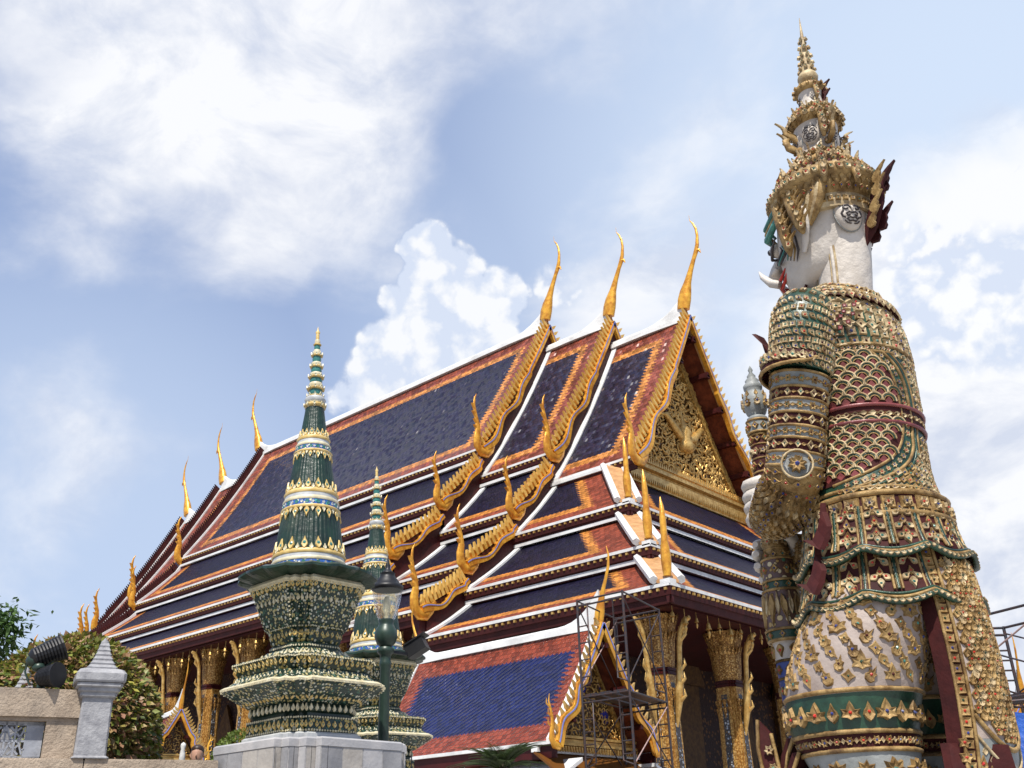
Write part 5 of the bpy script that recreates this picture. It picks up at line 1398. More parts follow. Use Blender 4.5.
    for r, dh, mi in steps:
        r *= .9; dh *= .96
        m_.lathe([(r*.85, z), (r, z+dh*.5), (r*.85, z+dh)], 20, mi=mi); 
        if mi == 4 and r > .08:
            for j in range(9):
                a = 2*pi*j/9; o_ = V((cos(a), sin(a), 0)); orn(m_, (o_*r*.95+V((0, 0, z+.03)), V((-sin(a), cos(a), 0)), V((0, 0, 1)), o_), 'leaf', .032, 3, 5, h=.3)
        z += dh*.98
    m_.lathe([(.02, z-.01), (.034, z+.03), (.012, z+.07), (.001, z+.13)], 10, mi=4)
    m_.build('spire', SPM, t)
    return t
st1 = build_stupa(); st1.location = (-10.42, 7.76, 2.90)
def lean(o, deg): # the old towers stand slightly out of true
    ax = V((-.8, .6, 0)); o.rotation_mode = 'QUATERNION'; o.rotation_quaternion = MX.Rotation(R(deg), 3, ax).to_quaternion()
lean(st1, -1.2)
def copy_tree(o, par=None):
    c = o.copy(); C.objects.link(c); c.parent = par
    for ch in o.children: copy_tree(ch, c)
    return c
st2 = copy_tree(st1); st2.location = (-14.12, 12.12, 2.90); lean(st2, -1.6)
st2['label'] = 'smaller looking green mosaic stupa farther back, standing right behind the street lamp'
# marble pedestals
def pedestal(x, y, hw, z1, name, lab):
    m_ = MB()
    m_.rings([[V((a*hw*k, b*hw*k, z)) for a, b in PP] for k, z in ((1.0, 0), (1.0, z1-.10))], 0, False)
    m_.rings([[V((a*hw*k, b*hw*k, z)) for a, b in PP] for k, z in ((1.012, z1-.10), (1.012, z1-.02), (.985, z1), (.70, z1+.001))], 0, False)
    m_.rings([[V((a*hw*k, b*hw*k, z)) for a, b in PP] for k, z in ((.66, z1), (.66, z1+.03), (.60, z1+.045))], 0, False)
    # dark joints between the slabs
    for fr in edge_frames(hw*1.002, (z1-.1)/2, .34):
        p, a, b, n = fr; p = p+a*.17+n*.001; q = (z1-.1)/2-.01
        m_.add([p-a*.004-V((0, 0, q)), p+a*.004-V((0, 0, q)), p+a*.004+V((0, 0, q)), p-a*.004+V((0, 0, q))], [(0, 1, 2, 3)], 1)
    rr = random.Random(int(x*10)); pts = [V((a*hw, b*hw, 0)) for a, b in PP]
    for a, b in zip(pts, pts[1:]+pts[:1]):      # facing slabs, each its own tone
        L_ = (b-a).length; k = max(1, round(L_/.34)); d = (b-a)/L_; n = V((d.y, -d.x, 0))
        for i in range(k):
            c = a+d*(L_*(i+.5)/k)+n*.004; w_ = L_/k/2-.006
            for (z0, z1_) in ((.02, z1*.48), (z1*.485, z1-.105)):
                m_.add([c-d*w_+V((0, 0, z0)), c+d*w_+V((0, 0, z0)), c+d*w_+V((0, 0, z1_)), c-d*w_+V((0, 0, z1_))], [(0, 1, 2, 3)], rr.choice((0, 2, 3)))
    o = m_.build(name, ['marble', 'black_metal', 'marble_dark', 'marble_warm'], None, recalc=False); o.location = (x, y, .003); return tag(o, lab, 'pedestal')
pedestal(-10.38, 7.88, .96, 2.87, 'marble_pedestal', 'pale grey marble block pedestal carrying the nearest green mosaic stupa')
pedestal(-14.12, 12.12, .96, 2.87, 'marble_pedestal', 'marble pedestal under the farther stupa behind the street lamp')
# ================================================================== STREET LAMP
lp = empty('street_lamp', 'dark green street lamp with clear glass lantern standing between the two green stupas', 'street lamp', (-10.95, 9.51, TZ))
Z = lambda z: z-TZ
m_ = MB(); m_.lathe([(.16, 0), (.16, .1), (.12, .14), (.11, .6), (.085, .68), (.078, .8), (.072, Z(4.05)), (.085, Z(4.08)), (.085, Z(4.12)), (.075, Z(4.15)), (.08, Z(4.22)), (.12, Z(4.26)), (.12, Z(4.30)), (.10, Z(4.33))], 20)
m_.build('pole', 'lamp_green', lp)
m_ = MB(); m_.lathe([(.06, Z(4.32)), (.13, Z(4.38)), (.165, Z(4.47)), (.16, Z(4.55)), (.12, Z(4.62)), (.10, Z(4.66)), (.115, Z(4.69)), (.11, Z(4.72))], 20); m_.build('collar', 'lamp_green', lp)
gm, gt, gb = newmat('lantern_glass'); gb.inputs['Base Color'].default_value = (.85, .88, .86, 1); gb.inputs['Roughness'].default_value = .12; gb.inputs['Transmission Weight'].default_value = .92; gb.inputs['IOR'].default_value = 1.15; gb.inputs['Alpha'].default_value = .38
m_ = MB(); m_.lathe([(.115, Z(4.72)), (.15, Z(4.80)), (.195, Z(4.98)), (.215, Z(5.12)), (.215, Z(5.16))], 20)
gl = m_.build('lantern_glass', 'lantern_glass', lp)
m_ = MB(); m_.lathe([(.03, Z(4.73)), (.03, Z(4.8)), (.05, Z(4.84)), (.055, Z(4.98)), (.03, Z(5.05))], 12); m_.build('bulb', 'sp_cream', lp)
m_ = MB(); m_.lathe([(.21, Z(5.14)), (.235, Z(5.16)), (.235, Z(5.20)), (.19, Z(5.22)), (.17, Z(5.27)), (.12, Z(5.33)), (.10, Z(5.38)), (.115, Z(5.39)), (.07, Z(5.42)), (.035, Z(5.47)), (.04, Z(5.50)), (.02, Z(5.56)), (.003, Z(5.66))], 20); m_.build('cap', 'black_metal', lp)
fl = MB(); fl.box((.10, .50, Z(4.37)), (.30, .22, .20), rot=MX.Rotation(.5, 3, 'Z')@MX.Rotation(-.5, 3, 'Y')); fl.box((.05, .28, Z(4.27)), (.05, .5, .04)); fl.box((.10, .50, Z(4.48)), (.34, .26, .02), rot=MX.Rotation(.5, 3, 'Z')@MX.Rotation(-.5, 3, 'Y')); fl.build('floodlight', 'black_metal', lp)
# ================================================================== STONE WALL AND BALUSTRADE
P0, P1 = V((-13.8, -.7, 0)), V((-10.75, 6.86, 0)); wd = (P1-P0).normalized(); wn_ = V((-wd.y, wd.x, 0))   # wn_ points away from the camera
wall = empty('stone_wall', 'weathered stone terrace wall with thick coping running along the lower left', 'wall', P0)
WL = (P1-P0).length
def wb(a, b, d0, d1, z0, z1, name, m, par, org=P0, bev=0.):
    m_ = MB(); q = [wd*a+wn_*d0, wd*b+wn_*d0, wd*b+wn_*d1, wd*a+wn_*d1]
    m_.rings([[V((p.x, p.y, z0)) for p in q], [V((p.x, p.y, z1-.02)) for p in q], [V((p.x, p.y, z1))+(sum(q, V())/4-p)*(.01) for p in q]], 0, False)
    return m_.build(name, m, par)
wb(0, WL-.03, .08, .5, 0, 2.50, 'wall_body', 'stone', wall)
k = 0; a = 0
for ln in (1.9, 1.75, 1.85, 1.2, 1.45):
    b = min(WL, a+ln)
    if b-a > .1: wb(a, b-.012, 0, .62, 2.50, 2.70, 'coping_stone', 'stone', wall)
    a = b
bal = empty('balustrade', 'sandstone balustrade rail with carved grey lattice panel at the left edge', 'balustrade', P0)
sE = 6.62                                  # where the rail ends
def rail(a, b, d0, d1, z0, z1, name, m): return wb(a, b, d0, d1, z0, z1, name, m, bal)
rail(0, sE, .12, .42, 3.14, 3.44, 'rail', 'stone')
rail(0, sE-.02, .16, .38, 3.10, 3.139, 'rail_moulding', 'stone')
rail(sE-.36, sE-.04, .16, .38, 2.703, 3.099, 'rail_post', 'stone')
# lattice panel: pierced stone frame with crossing bars
for (a, b) in ((sE-1.85, sE-.37), (sE-3.8, sE-2.25)):
    m_ = MB()
    def bar(x0, z0, x1, z1, w=.03, d=.06):
        p0 = wd*(a+x0)+wn_*.24+V((0, 0, 2.705+z0)); p1 = wd*(a+x1)+wn_*.24+V((0, 0, 2.705+z1)); dr = (p1-p0).normalized(); sd = dr.cross(wn_).normalized()*w/2
        m_.prism([p0-sd, p0+sd, p0+sd+wn_*d, p0-sd+wn_*d], p1-p0)
    Lp = b-a; Hp = .393
    for (x0, z0, x1, z1, w) in ((0, Hp-.02, Lp, Hp-.02, .04), (0, .015, Lp, .015, .03), (Lp-.09, .0, Lp-.09, Hp, .18), (.05, 0, .05, Hp, .10)): bar(x0, z0, x1, z1, w, .07)
    nx_ = 6; cw_ = (Lp-.28)/nx_
    for i in range(nx_):
        x = .10+cw_*(i+.5)
        bar(x, 0, x, Hp, .022); 
        for zc in (.10, .28):
            for q in range(4):
                an = pi/4+q*pi/2; bar(x+.02*cos(an), zc+.02*sin(an), x+.075*cos(an), zc+.075*sin(an), .020)
            for (dx, dz_) in ((-.05, .085), (.05, .085), (-.05, -.085), (.05, -.085), (-.095, 0), (.095, 0)): bar(x+dx-.02, zc+dz_, x+dx+.02, zc+dz_, .013)
        bar(x-cw_/2, 0, x-cw_/2, Hp, .02); bar(x-cw_/2, .19, x+cw_/2, .19, .024)
        for q in (-1, 1): bar(x+q*.03, .17, x+q*cw_*.45, .33, .018); bar(x+q*.03, .21, x+q*cw_*.45, .05, .018)
    m_.build('lattice_panel', 'lattice_stone', bal)
    rail(a-.4, a-.01, .16, .38, 2.703, 3.099, 'rail_post', 'stone')
# stone posts with stepped pyramidal finials
def post(x, y, z0, sc, lab):
    t = empty('stone_post', lab, 'post', (x, y, z0), atan2(wd.y, wd.x), group='grey posts with stepped finials')
    m_ = MB()
    def sq(r, z, ch=.12): 
        c = r*(1-ch); return [V((sx*sc, sy*sc, z*sc)) for sx, sy in ((r, -c), (r, c), (c, r), (-c, r), (-r, c), (-r, -c), (-c, -r), (c, -r))]
    m_.rings([sq(.20, 0), sq(.20, .01), sq(.172, .03), sq(.165, .68)], 0, False)
    for (r, z0_, z1_) in ((.20, .68, .715), (.225, .735, .765), (.25, .785, .82)):
        m_.rings([sq(r-.025, z0_-.018), sq(r, z0_), sq(r, z1_), sq(r-.02, z1_+.018)], 0, False)
    m_.rings([sq(.265, .83), sq(.275, .85), sq(.275, .93), sq(.24, .975), sq(.20, .99)], 0, False)
    m_.build('shaft', 'grey_stone', t)
    m_ = MB(); z = .985; r = .165
    for k in range(6):
        m_.rings([sq(r, z), sq(r+.006, z+.025), sq(r*.93, z+.040), sq(r*.84, z+.058)], 0, False); z += .054; r *= .80
    m_.lathe([(r*sc, z*sc), (r*1.05*sc, (z+.02)*sc), (.004, (z+.07)*sc)], 10)
    m_.build('stepped_finial', 'grey_stone', t); return t
post(-11.43, 5.62, 2.703, .97, 'grey stone post with stepped pointed finial, at the end of the balustrade')
post(-12.95, 5.42, 2.55, .97, 'grey post with stepped finial farther back, mostly hidden behind the black spotlights')
# pair of black spotlights on the rail
sp_ = empty('spotlight_pair', 'pair of black ribbed spotlights clamped on the sandstone rail', 'spotlight', (-11.82, 5.16, 3.443))
def can(c, d, r, L_):
    c, d = V(c), V(d).normalized(); m_ = MB(); pts = []; rad = []
    for k in range(9):
        pts += [c+d*(L_*(k/9)), c+d*(L_*(k/9+.055)), c+d*(L_*(k/9+.06))]; rad += [r*(.78+.03*k), r*(.78+.03*k), r*(.70+.03*k)]
    m_.tube(pts+[c+d*L_], rad+[r*.98], 18, sm=False); m_.tube([c-d*.05, c], [r*.5, r*.8], 16)
    m_.tube([c+d*L_, c+d*(L_+.02)], [r*1.08, r*1.08], 18, sm=False)
    m_.build('lamp_head', 'black_metal', sp_)
can((-.03, -.14, .36), (.12, .30, .16), .145, .30)
can((.10, -.08, .135), (.30, .14, .02), .13, .20)
m_ = MB()
m_.tube([(.0, -.03, 0), (.0, -.03, .14), (-.02, -.05, .30)], [.05, .04, .05], 10); m_.lathe([(.001, .2), (.06, .215), (.075, .25), (.06, .29), (.001, .31)], 12, (.02, -.10, 0)); m_.lathe([(.001, .26), (.07, .275), (.085, .33), (.07, .37), (.001, .39)], 12, (-.03, -.15, 0))
m_.tube([(-.02, -.16, .3), (.02, -.02, .27), (.10, .04, .36), (.10, .1, .48)], [.02, .02, .02, .02], 6); m_.tube([(.0, -.16, .05), (-.04, -.22, .2), (-.05, -.2, .36)], .012, 5)
m_.build('bracket', 'lamp_green', sp_)
m_ = MB(); m_.box((.0, -.03, .012), (.16, .24, .022)); m_.build('mounting_plate', 'black_metal', sp_)
# ================================================================== PLANTS
def leafmat(name, cols, rough=.5):
    m, t, b = newmat(name); g = t.nodes.new('ShaderNodeNewGeometry')
    r = ramp(t, g.outputs['Random Per Island'], [(i/(len(cols)-1), c) for i, c in enumerate(cols)])
    t.links.new(r, b.inputs['Base Color']); b.inputs['Roughness'].default_value = rough
    b.inputs['Transmission Weight'].default_value = 0
    tr = t.nodes.new('ShaderNodeBsdfTranslucent'); t.links.new(r, tr.inputs[0]); mx = t.nodes.new('ShaderNodeMixShader'); mx.inputs[0].default_value = .25
    t.links.new(b.outputs[0], mx.inputs[1]); t.links.new(tr.outputs[0], mx.inputs[2]); t.links.new(mx.outputs[0], t.nodes['Material Output'].inputs[0])
leafmat('hedge_leaf', [(.04, .06, .012), (.09, .13, .02), (.22, .25, .04), (.28, .17, .07), (.36, .19, .11), (.14, .16, .03), (.42, .38, .07)])
leafmat('hedge_red', [(.30, .13, .08), (.38, .2, .12), (.22, .12, .05), (.36, .28, .1), (.28, .12, .08)])
leafmat('tree_leaf', [(.02, .05, .012), (.05, .11, .02), (.09, .16, .035), (.03, .07, .015)])
leafmat('moss_leaf', [(.07, .12, .015), (.16, .22, .03), (.11, .16, .02)])
leafmat('palm_leaf', [(.02, .04, .012), (.05, .08, .02), (.04, .06, .015)])
def leaf(m_, p, d, up, L_, w, mi=0):
    d = V(d).normalized(); s_ = d.cross(V(up)).normalized()*w; u = V(up).normalized()
    m_.add([p, p+d*L_*.45+s_-u*L_*.04, p+d*L_-u*L_*.15, p+d*L_*.45-s_-u*L_*.04], [(0, 1, 2, 3)], mi)
rnd = random.Random(11)
def bush(name, lab, cat, c, rx, ry, rz, n, Ls, mats, seed=1, lowcut=-.6, red=True, ww=.28):
    rnd = random.Random(seed)
    t = empty(name, lab, cat, (c[0], c[1], TZ)); m_ = MB(); cz0 = c[2]-TZ
    lob = [(V((rnd.gauss(0, 1), rnd.gauss(0, 1), rnd.gauss(0, .8))).normalized(), rnd.uniform(.25, .5)) for _ in range(26)]
    for _ in range(n):
        d = V((rnd.gauss(0, 1), rnd.gauss(0, 1), rnd.gauss(0, 1))).normalized()
        if d.z < lowcut: continue
        k = max((max(0, d.dot(l)-.9)*10*s_ for l, s_ in lob), default=0)
        q = rnd.random(); r = .90+.10*k-(.28*q*q if q > .35 else 0)
        p = V((d.x*rx*r, d.y*ry*r, cz0+d.z*rz*r)); out = (d+V((rnd.gauss(0, .5), rnd.gauss(0, .5), rnd.gauss(0, .4)-.35))).normalized()
        L_ = Ls*rnd.uniform(.6, 1.3)
        mi = 1 if red and r > .93 and rnd.random() < .25+.6*max(0, d.z) else 0
        leaf(m_, p, out, d+V((rnd.gauss(0, .4), rnd.gauss(0, .4), .3)), L_, L_*ww, mi)
    m_.build('foliage', mats, t, recalc=False)
    k_ = MB()
    for j in range(7):
        a = rnd.uniform(0, 6.28); k_.tube([(0, 0, 0), (cos(a)*rx*.25, sin(a)*ry*.25, cz0*.5), (cos(a)*rx*.55, sin(a)*ry*.55, cz0+rz*.3)], [.06, .045, .01], 6)
    k_.build('stem', 'bark', t); return t
bush('hedge_bush', 'clipped dome shaped bush with reddish young leaves behind the stone balustrade', 'bush', (-13.55, 6.30, 3.15), 1.34, 1.25, 1.42, 25000, .105, ['hedge_leaf', 'hedge_red'], 3)
bush('hedge_bush', 'reddish green bush at the far left edge behind the black spotlights', 'bush', (-14.05, 5.05, 3.0), .95, .95, 1.15, 10000, .105, ['hedge_leaf', 'hedge_red'], 4)
bush('small_shrub', 'low yellow green shrub tucked between the wall coping and the marble pedestal', 'shrub', (-12.08, 8.03, 2.86), .40, .38, .40, 5000, .04, ['moss_leaf', 'moss_leaf'], 5, -.3, False)
# tree at the left edge
tr_ = empty('broadleaf_tree', 'green broad leaved tree rising behind the bushes at the far left edge', 'tree', (-24.35, 9.0, TZ))
m_ = MB(); br = []
m_.tube([(0, 0, 0), (.1, 0, 1.5), (.0, .1, 3.0), (.1, .2, 4.4)], [.22, .18, .14, .08], 8)
for k in range(16):
    a = rnd.uniform(0, 6.28); z0 = rnd.uniform(1.8, 4.2); L_ = rnd.uniform(.7, 1.3)
    e = V((cos(a)*L_, sin(a)*L_, z0+rnd.uniform(.4, 1.3))); m_.tube([(.05, .1, z0), (e*.5+V((0, 0, z0*.5)))*1, e], [.06, .04, .012], 5); br.append(e)
m_.build('trunk', 'bark', tr_)
m_ = MB()
for e in br+[V((.1, .2, 5.0))]:
    for _ in range(330):
        d = V((rnd.gauss(0, 1), rnd.gauss(0, 1), rnd.gauss(0, .8)))*.27; p = e+d
        leaf(m_, p, (rnd.gauss(0, 1)+d.x, rnd.gauss(0, 1)+d.y, rnd.gauss(0, .6)-.5), (rnd.gauss(0, .4), rnd.gauss(0, .4), 1), rnd.uniform(.12, .26), rnd.uniform(.03, .05))
m_.build('crown', 'tree_leaf', tr_, recalc=False)
# palm
def palm(x, y, z, lab, n=26, L0=1.0):
    t = empty('sago_palm', lab, 'palm', (x, y, TZ)); zz = z-TZ; m_ = MB(); m_.lathe([(.16, 0), (.17, zz*.5), (.14, zz), (.02, zz+.1)], 10); m_.build('trunk', 'bark', t)
    for j in range(n):
        a = 2*pi*j/n*2.4+rnd.uniform(-.2, .2); el = rnd.uniform(.45, 1.4); L_ = L0*rnd.uniform(.75, 1.05); m_ = MB(); P = []
        o_ = V((cos(a), sin(a), 0))
        for k in range(11):
            f = k/10; P.append(V((0, 0, zz))+o_*(L_*f*cos(el*(1-f*.6)))+V((0, 0, L_*(f*sin(el)-.42*f*f))))
        m_.tube(P, [.014*(1-.8*k/10) for k in range(11)], 4)
        sd = V((-sin(a), cos(a), 0))
        for k in range(34):
            f = .12+.86*k/34; i = min(9, int(f*10)); p = P[i].lerp(P[i+1], f*10-i); dr = (P[i+1]-P[i]).normalized(); ll = L_*.22*sin(min(1, f*1.25+.12)*pi)**.6+.02
            for g_ in (-1, 1): leaf(m_, p, dr*.75+sd*g_+V((0, 0, .35)), V((0, 0, 1)), ll, .010)
        m_.build('frond', 'palm_leaf', t, recalc=False)
    return t
palm(-11.5, 12.5, 2.84, 'dark green sago palm in front of the small porch roof at the bottom', 34, .9)
# ================================================================== PERSON BEHIND THE WALL
def person(x, y, z0, top, face, lab):
    t = empty('person', lab, 'person', (x, y, z0), face); H = top-z0; s = H/1.72
    m_ = MB()
    b = Surf([((0, 0, .86*s), .155*s, .10*s), ((0, 0, .98*s), .165*s, .115*s), ((0, 0, 1.12*s), .145*s, .10*s), ((0, .0, 1.28*s), .175*s, .115*s), ((0, -.01, 1.40*s), .19*s, .10*s), ((0, -.01, 1.46*s), .09*s, .07*s), ((0, 0, 1.50*s), .055*s, .06*s), ((0, .01, 1.535*s), .065*s, .075*s), ((0, .015, 1.57*s), .072*s, .088*s), ((0, .01, 1.62*s), .078*s, .098*s), ((0, .005, 1.67*s), .074*s, .092*s), ((0, 0, 1.705*s), .052*s, .066*s), ((0, 0, 1.72*s), .012*s, .016*s)])
    b.mesh(m_, 0, 1, 24, 50, 0)
    for g_ in (-1, 1):
        m_.tube([(g_*.09*s, 0, .92*s), (g_*.095*s, .01, .5*s), (g_*.10*s, -.01, .1*s), (g_*.10*s, .02, .04*s), (g_*.105*s, .16*s, .03*s)], [.085*s, .065*s, .042*s, .045*s, .03*s], 12)
        m_.tube([(g_*.16*s, -.01, 1.41*s), (g_*.215*s, -.02, 1.34*s), (g_*.245*s, -.02, 1.12*s), (g_*.25*s, .04*s, .9*s), (g_*.25*s, .06*s, .82*s)], [.05*s, .055*s, .042*s, .03*s, .032*s], 10)
        for k in range(4): m_.tube([(g_*(.235+.012*k)*s, (.05+.012*k)*s, .80*s), (g_*(.235+.012*k)*s, (.06+.012*k)*s, .765*s), (g_*(.23+.012*k)*s, (.055+.012*k)*s, .735*s)], [.009*s, .008*s, .005*s], 6)
        m_.tube([(g_*.22*s, .07*s, .83*s), (g_*.215*s, .1*s, .79*s)], [.011*s, .007*s], 6)
        m_.lathe([(.001, -.01), (.011, 0), (.001, .01)], 8, (g_*.03*s, .085*s, 1.612*s))
        m_.tube([(g_*.078*s, 0, 1.63*s), (g_*.09*s, -.01, 1.61*s), (g_*.078*s, 0, 1.575*s)], [.008, .014, .006], 6)
    m_.tube([(0, .095*s, 1.62*s), (0, .115*s, 1.585*s), (0, .09*s, 1.575*s)], [.010*s, .014*s, .006*s], 6)
    m_.tube([(-.025*s, .085*s, 1.548*s), (0, .095*s, 1.545*s), (.025*s, .085*s, 1.548*s)], [.004, .007, .004], 6)
    m_.build('body', 'skin', t)
    m_ = MB(); hr = Surf([((0, -.025*s, 1.58*s), .076*s, .075*s), ((0, -.02*s, 1.64*s), .086*s, .09*s), ((0, .0, 1.685*s), .084*s, .104*s), ((0, .002, 1.722*s), .062*s, .076*s), ((0, 0, 1.738*s), .012*s, .014*s)]); hr.mesh(m_, 0, 1, 22, 12); m_.build('hair', 'hair', t)
    m_ = MB(); sh = Surf([((0, 0, .88*s), .175*s, .125*s), ((0, 0, 1.12*s), .158*s, .113*s), ((0, 0, 1.28*s), .188*s, .127*s), ((0, -.01, 1.41*s), .20*s, .108*s), ((0, -.01, 1.465*s), .085*s, .075*s)]); sh.mesh(m_, 0, 1, 24, 16, 0, 0, False)
    for g_ in (-1, 1): m_.tube([(g_*.15*s, -.01, 1.42*s), (g_*.22*s, -.02, 1.34*s), (g_*.247*s, -.02, 1.18*s)], [.06*s, .066*s, .06*s], 12)
    m_.build('shirt', 'shirt', t)
    m_ = MB()
    for g_ in (-1, 1): m_.tube([(g_*.085*s, 0, .95*s), (g_*.095*s, .01, .5*s), (g_*.10*s, -.01, .09*s)], [.10*s, .078*s, .06*s], 12)
    m_.build('trousers', 'trousers', t)
person(-12.78, 7.80, TZ, 3.07, R(-128), 'person with short dark hair, only forehead and hair showing above the stone coping')
# ================================================================== SMALL PORCH AND GATE ROOFS
def small_roof(name, lab, cat, org, half, rise, eave_z, X0, X1, rot=0., far_fin=True, sc=1., mat_='porch_roof', borders=(.75, .75, .85, .7)):
    """gabled roof along local X from X0 (far end) to X1 (gable); eave_z local height of eaves"""
    t = empty(name, lab, cat, org, rot)
    prof = [(half*f, eave_z+rise*(1-(1.22*f-.22*f*f))) for f in [k/8 for k in range(9)]]
    s = arclen(prof)
    for sg in (-1, 1):
        rows = [(V((X0, sg*y, z)), V((X1, sg*y, z)), k) for (y, z), k in zip(prof, s)]
        roof_panel('tiled_roof', rows, borders, mat_, t, 16, .07*sc)
        y, z = prof[-1]
        w_ = MB(); w_.box(((X0+X1)/2, sg*(y+.03*sc), z-.02*sc), (X1-X0, .09*sc, .09*sc)); w_.build('white_edge', 'white_plaster', t)
        w_ = MB(); w_.box(((X0+X1)/2, sg*(y-.06*sc), z-.24*sc), (X1-X0-.02, .08*sc, .34*sc)); w_.build('fascia', 'maroon', t)
        # white verge strips
        for Xe in (X0-.1*sc, X1-.30*sc):
            w_ = MB(); w_.strip([V((Xe, sg*yy, zz+.01)) for yy, zz in prof], [V((Xe, sg*yy, zz+.10*sc)) for yy, zz in prof], (.24*sc, 0, 0)); w_.build('white_verge', 'white_plaster', t)
    # ridge
    rs = []; n = 30; zt = eave_z+rise
    for k in range(n+1):
        f = k/n; X = lerp(X0, X1, f); q = max(0, 1-(X1-X)/(1.7*sc)); q2 = max(0, 1-(X-X0)/(1.2*sc)) if far_fin else 0
        up = (1.0*q**2.5+.75*q2**2.5)*sc; hw = (.17-.10*max(q, q2))*sc
        rs.append([V((X, a, zt+b)) for a, b in ((-hw, -.14*sc), (-hw*.85, .06*sc), (-hw*.5, .12*sc+up*.9), (hw*.5, .12*sc+up*.9), (hw*.85, .06*sc), (hw, -.14*sc))])
    m_ = MB(); m_.rings(rs, 0, False); m_.build('ridge_cap', 'white_plaster', t)
    def fin(X, sg, k=1.):
        p = [(-.1, -.4, .16), (0, 0, .17), (.06, .25, .13), (.16, .6, .075), (.30, .95, .055), (.42, 1.3, .05), (.46, 1.65, .032), (.40, 1.95, .008)]
        m_ = MB(); m_.tube([(X+sg*a*sc*k, 0, zt+.35*sc+b*sc*k) for a, b, r in p], [r*sc*k for _, _, r in p], 8, flat=.7, ref=(1, 0, 0)); m_.build('ridge_finial', 'gold_paint', t)
    fin(X1, 1)
    if far_fin: fin(X0, -1, .8)
    # bargeboards on the front gable
    for sg in (-1, 1):
        n = 40; A = []; B = []; I1 = []; I2 = []; fins = MB(); N_ = []
        L_ = s[-1]
        def fr(f):
            a = f*L_; k = 0
            while k < len(s)-2 and s[k+1] < a: k += 1
            q = (a-s[k])/(s[k+1]-s[k]); y = lerp(prof[k][0], prof[k+1][0], q); z = lerp(prof[k][1], prof[k+1][1], q)
            d = V((prof[k+1][0]-prof[k][0], prof[k+1][1]-prof[k][1])).normalized(); return y, z, V((-d.y, d.x)), d
        for k in range(n+1):
            f = k/n; y, z, nr, d = fr(f); q = max(0, (f-.45)/.55); w_ = .11*sc*(1+.25*(q > 0)); c_ = -.02*sc+.10*sc*sin(q*pi*3.4)*min(1, q*4)
            A.append(V((X1, sg*(y+nr.x*(c_+w_)), z+nr.y*(c_+w_)))); B.append(V((X1, sg*(y+nr.x*(c_-w_)), z+nr.y*(c_-w_))))
            I1.append(V((X1+.125*sc, sg*(y+nr.x*(c_+.07*sc)), z+nr.y*(c_+.07*sc)))); I2.append(V((X1+.125*sc, sg*(y+nr.x*(c_+.03*sc)), z+nr.y*(c_+.03*sc))))
        m_ = MB(); m_.strip(A, B, (.12*sc, 0, 0))
        nf = 16
        for k in range(nf):
            y, z, nr, d = fr((k+.6)/(nf+.6)); pts = []
            for (a, o) in ((-.055, .04), (.055, .04), (.05, .22), (-.07, .38), (-.07, .2)): pts.append(V((X1+.02, sg*(y+nr.x*o*sc+d.x*a*sc), z+nr.y*o*sc+d.y*a*sc)))
            m_.prism(pts, (.07*sc, 0, 0), 1)
        b_ = m_.build('bargeboard', ['gold_paint', 'gold_leaf'], t)
        i_ = MB(); i_.strip(I1, I2, (.012, 0, 0)); i_.build('blue_inlay', 'blue_inlay', b_)
        y, z = prof[-1]; pth = [(-.35, .22, .05), (-.25, .0, .09), (-.08, -.12, .12), (.10, -.10, .12), (.20, .05, .11), (.17, .28, .085), (.13, .5, .065), (.18, .75, .05), (.26, 1.0, .03), (.22, 1.2, .006)]
        m_ = MB(); m_.tube([(X1+.06*sc, sg*(y+a*sc), z+b*sc) for a, b, r in pth], [r*sc for _, _, r in pth], 8, flat=.5, ref=(0, 0, 1))
        for (a, b) in ((.18, .35), (.16, .6), (.22, .85)): m_.tube([(X1+.06*sc, sg*(y+a*sc), z+b*sc), (X1+.06*sc, sg*(y+(a+.14)*sc), z+(b+.08)*sc), (X1+.06*sc, sg*(y+(a+.13)*sc), z+(b+.22)*sc)], [.03*sc, .022*sc, .004], 5)
        m_.build('naga_crest', 'gold_paint', b_)
        for f in (.12, .45, .75):
            y, z, nr, d = fr(f); k_ = MB(); k_.box((X1-.15*sc, sg*(y-.12*sc), z-.20*sc), (.5*sc, .12*sc, .14*sc)); k_.build('purlin', 'maroon', t)
    # pediment with scrolls
    Xp = X1-.75*sc; m_ = MB(); m_.prism([V((Xp, -half*.86, eave_z+.05)), V((Xp, half*.86, eave_z+.05)), V((Xp, 0, zt-.35*sc))], (.06, 0, 0)); pe = m_.build('pediment', 'carving_ground', t)
    m_ = MB(); r2 = random.Random(9)
    zz = eave_z+.38*sc
    while zz < zt-.6*sc:
        hw = (zt-.5*sc-zz)/(rise)*half*.84; nn = int(hw/(.17*sc))
        for k in range(nn+1):
            for sg in ((-1, 1) if k else (1,)):
                cy = sg*hw*k/max(1, nn); rr = r2.uniform(.08, .13)*sc; a0 = r2.uniform(0, 6.28); s2 = r2.choice((-1, 1))
                m_.tube([V((Xp+.1+r2.uniform(0, .05), cy+rr*(1-.7*i/7)*cos(a0+s2*i*.62), zz+rr*(1-.7*i/7)*sin(a0+s2*i*.62))) for i in range(8)], [rr*.24*(1-.06*i) for i in range(8)], 5)
        zz += .17*sc
    m_.build('gilded_carving', 'gold_leaf', pe)
    for sg in (-1, 1):
        m_ = MB(); m_.strip([V((Xp+.07, sg*yy*.93, zz_-.28*sc)) for yy, zz_ in prof[1:]], [V((Xp+.07, sg*yy*.88, zz_-.40*sc)) for yy, zz_ in prof[1:]], (.1*sc, 0, 0)); m_.build('raking_frame', 'gold_dark', pe)
    m_ = MB()
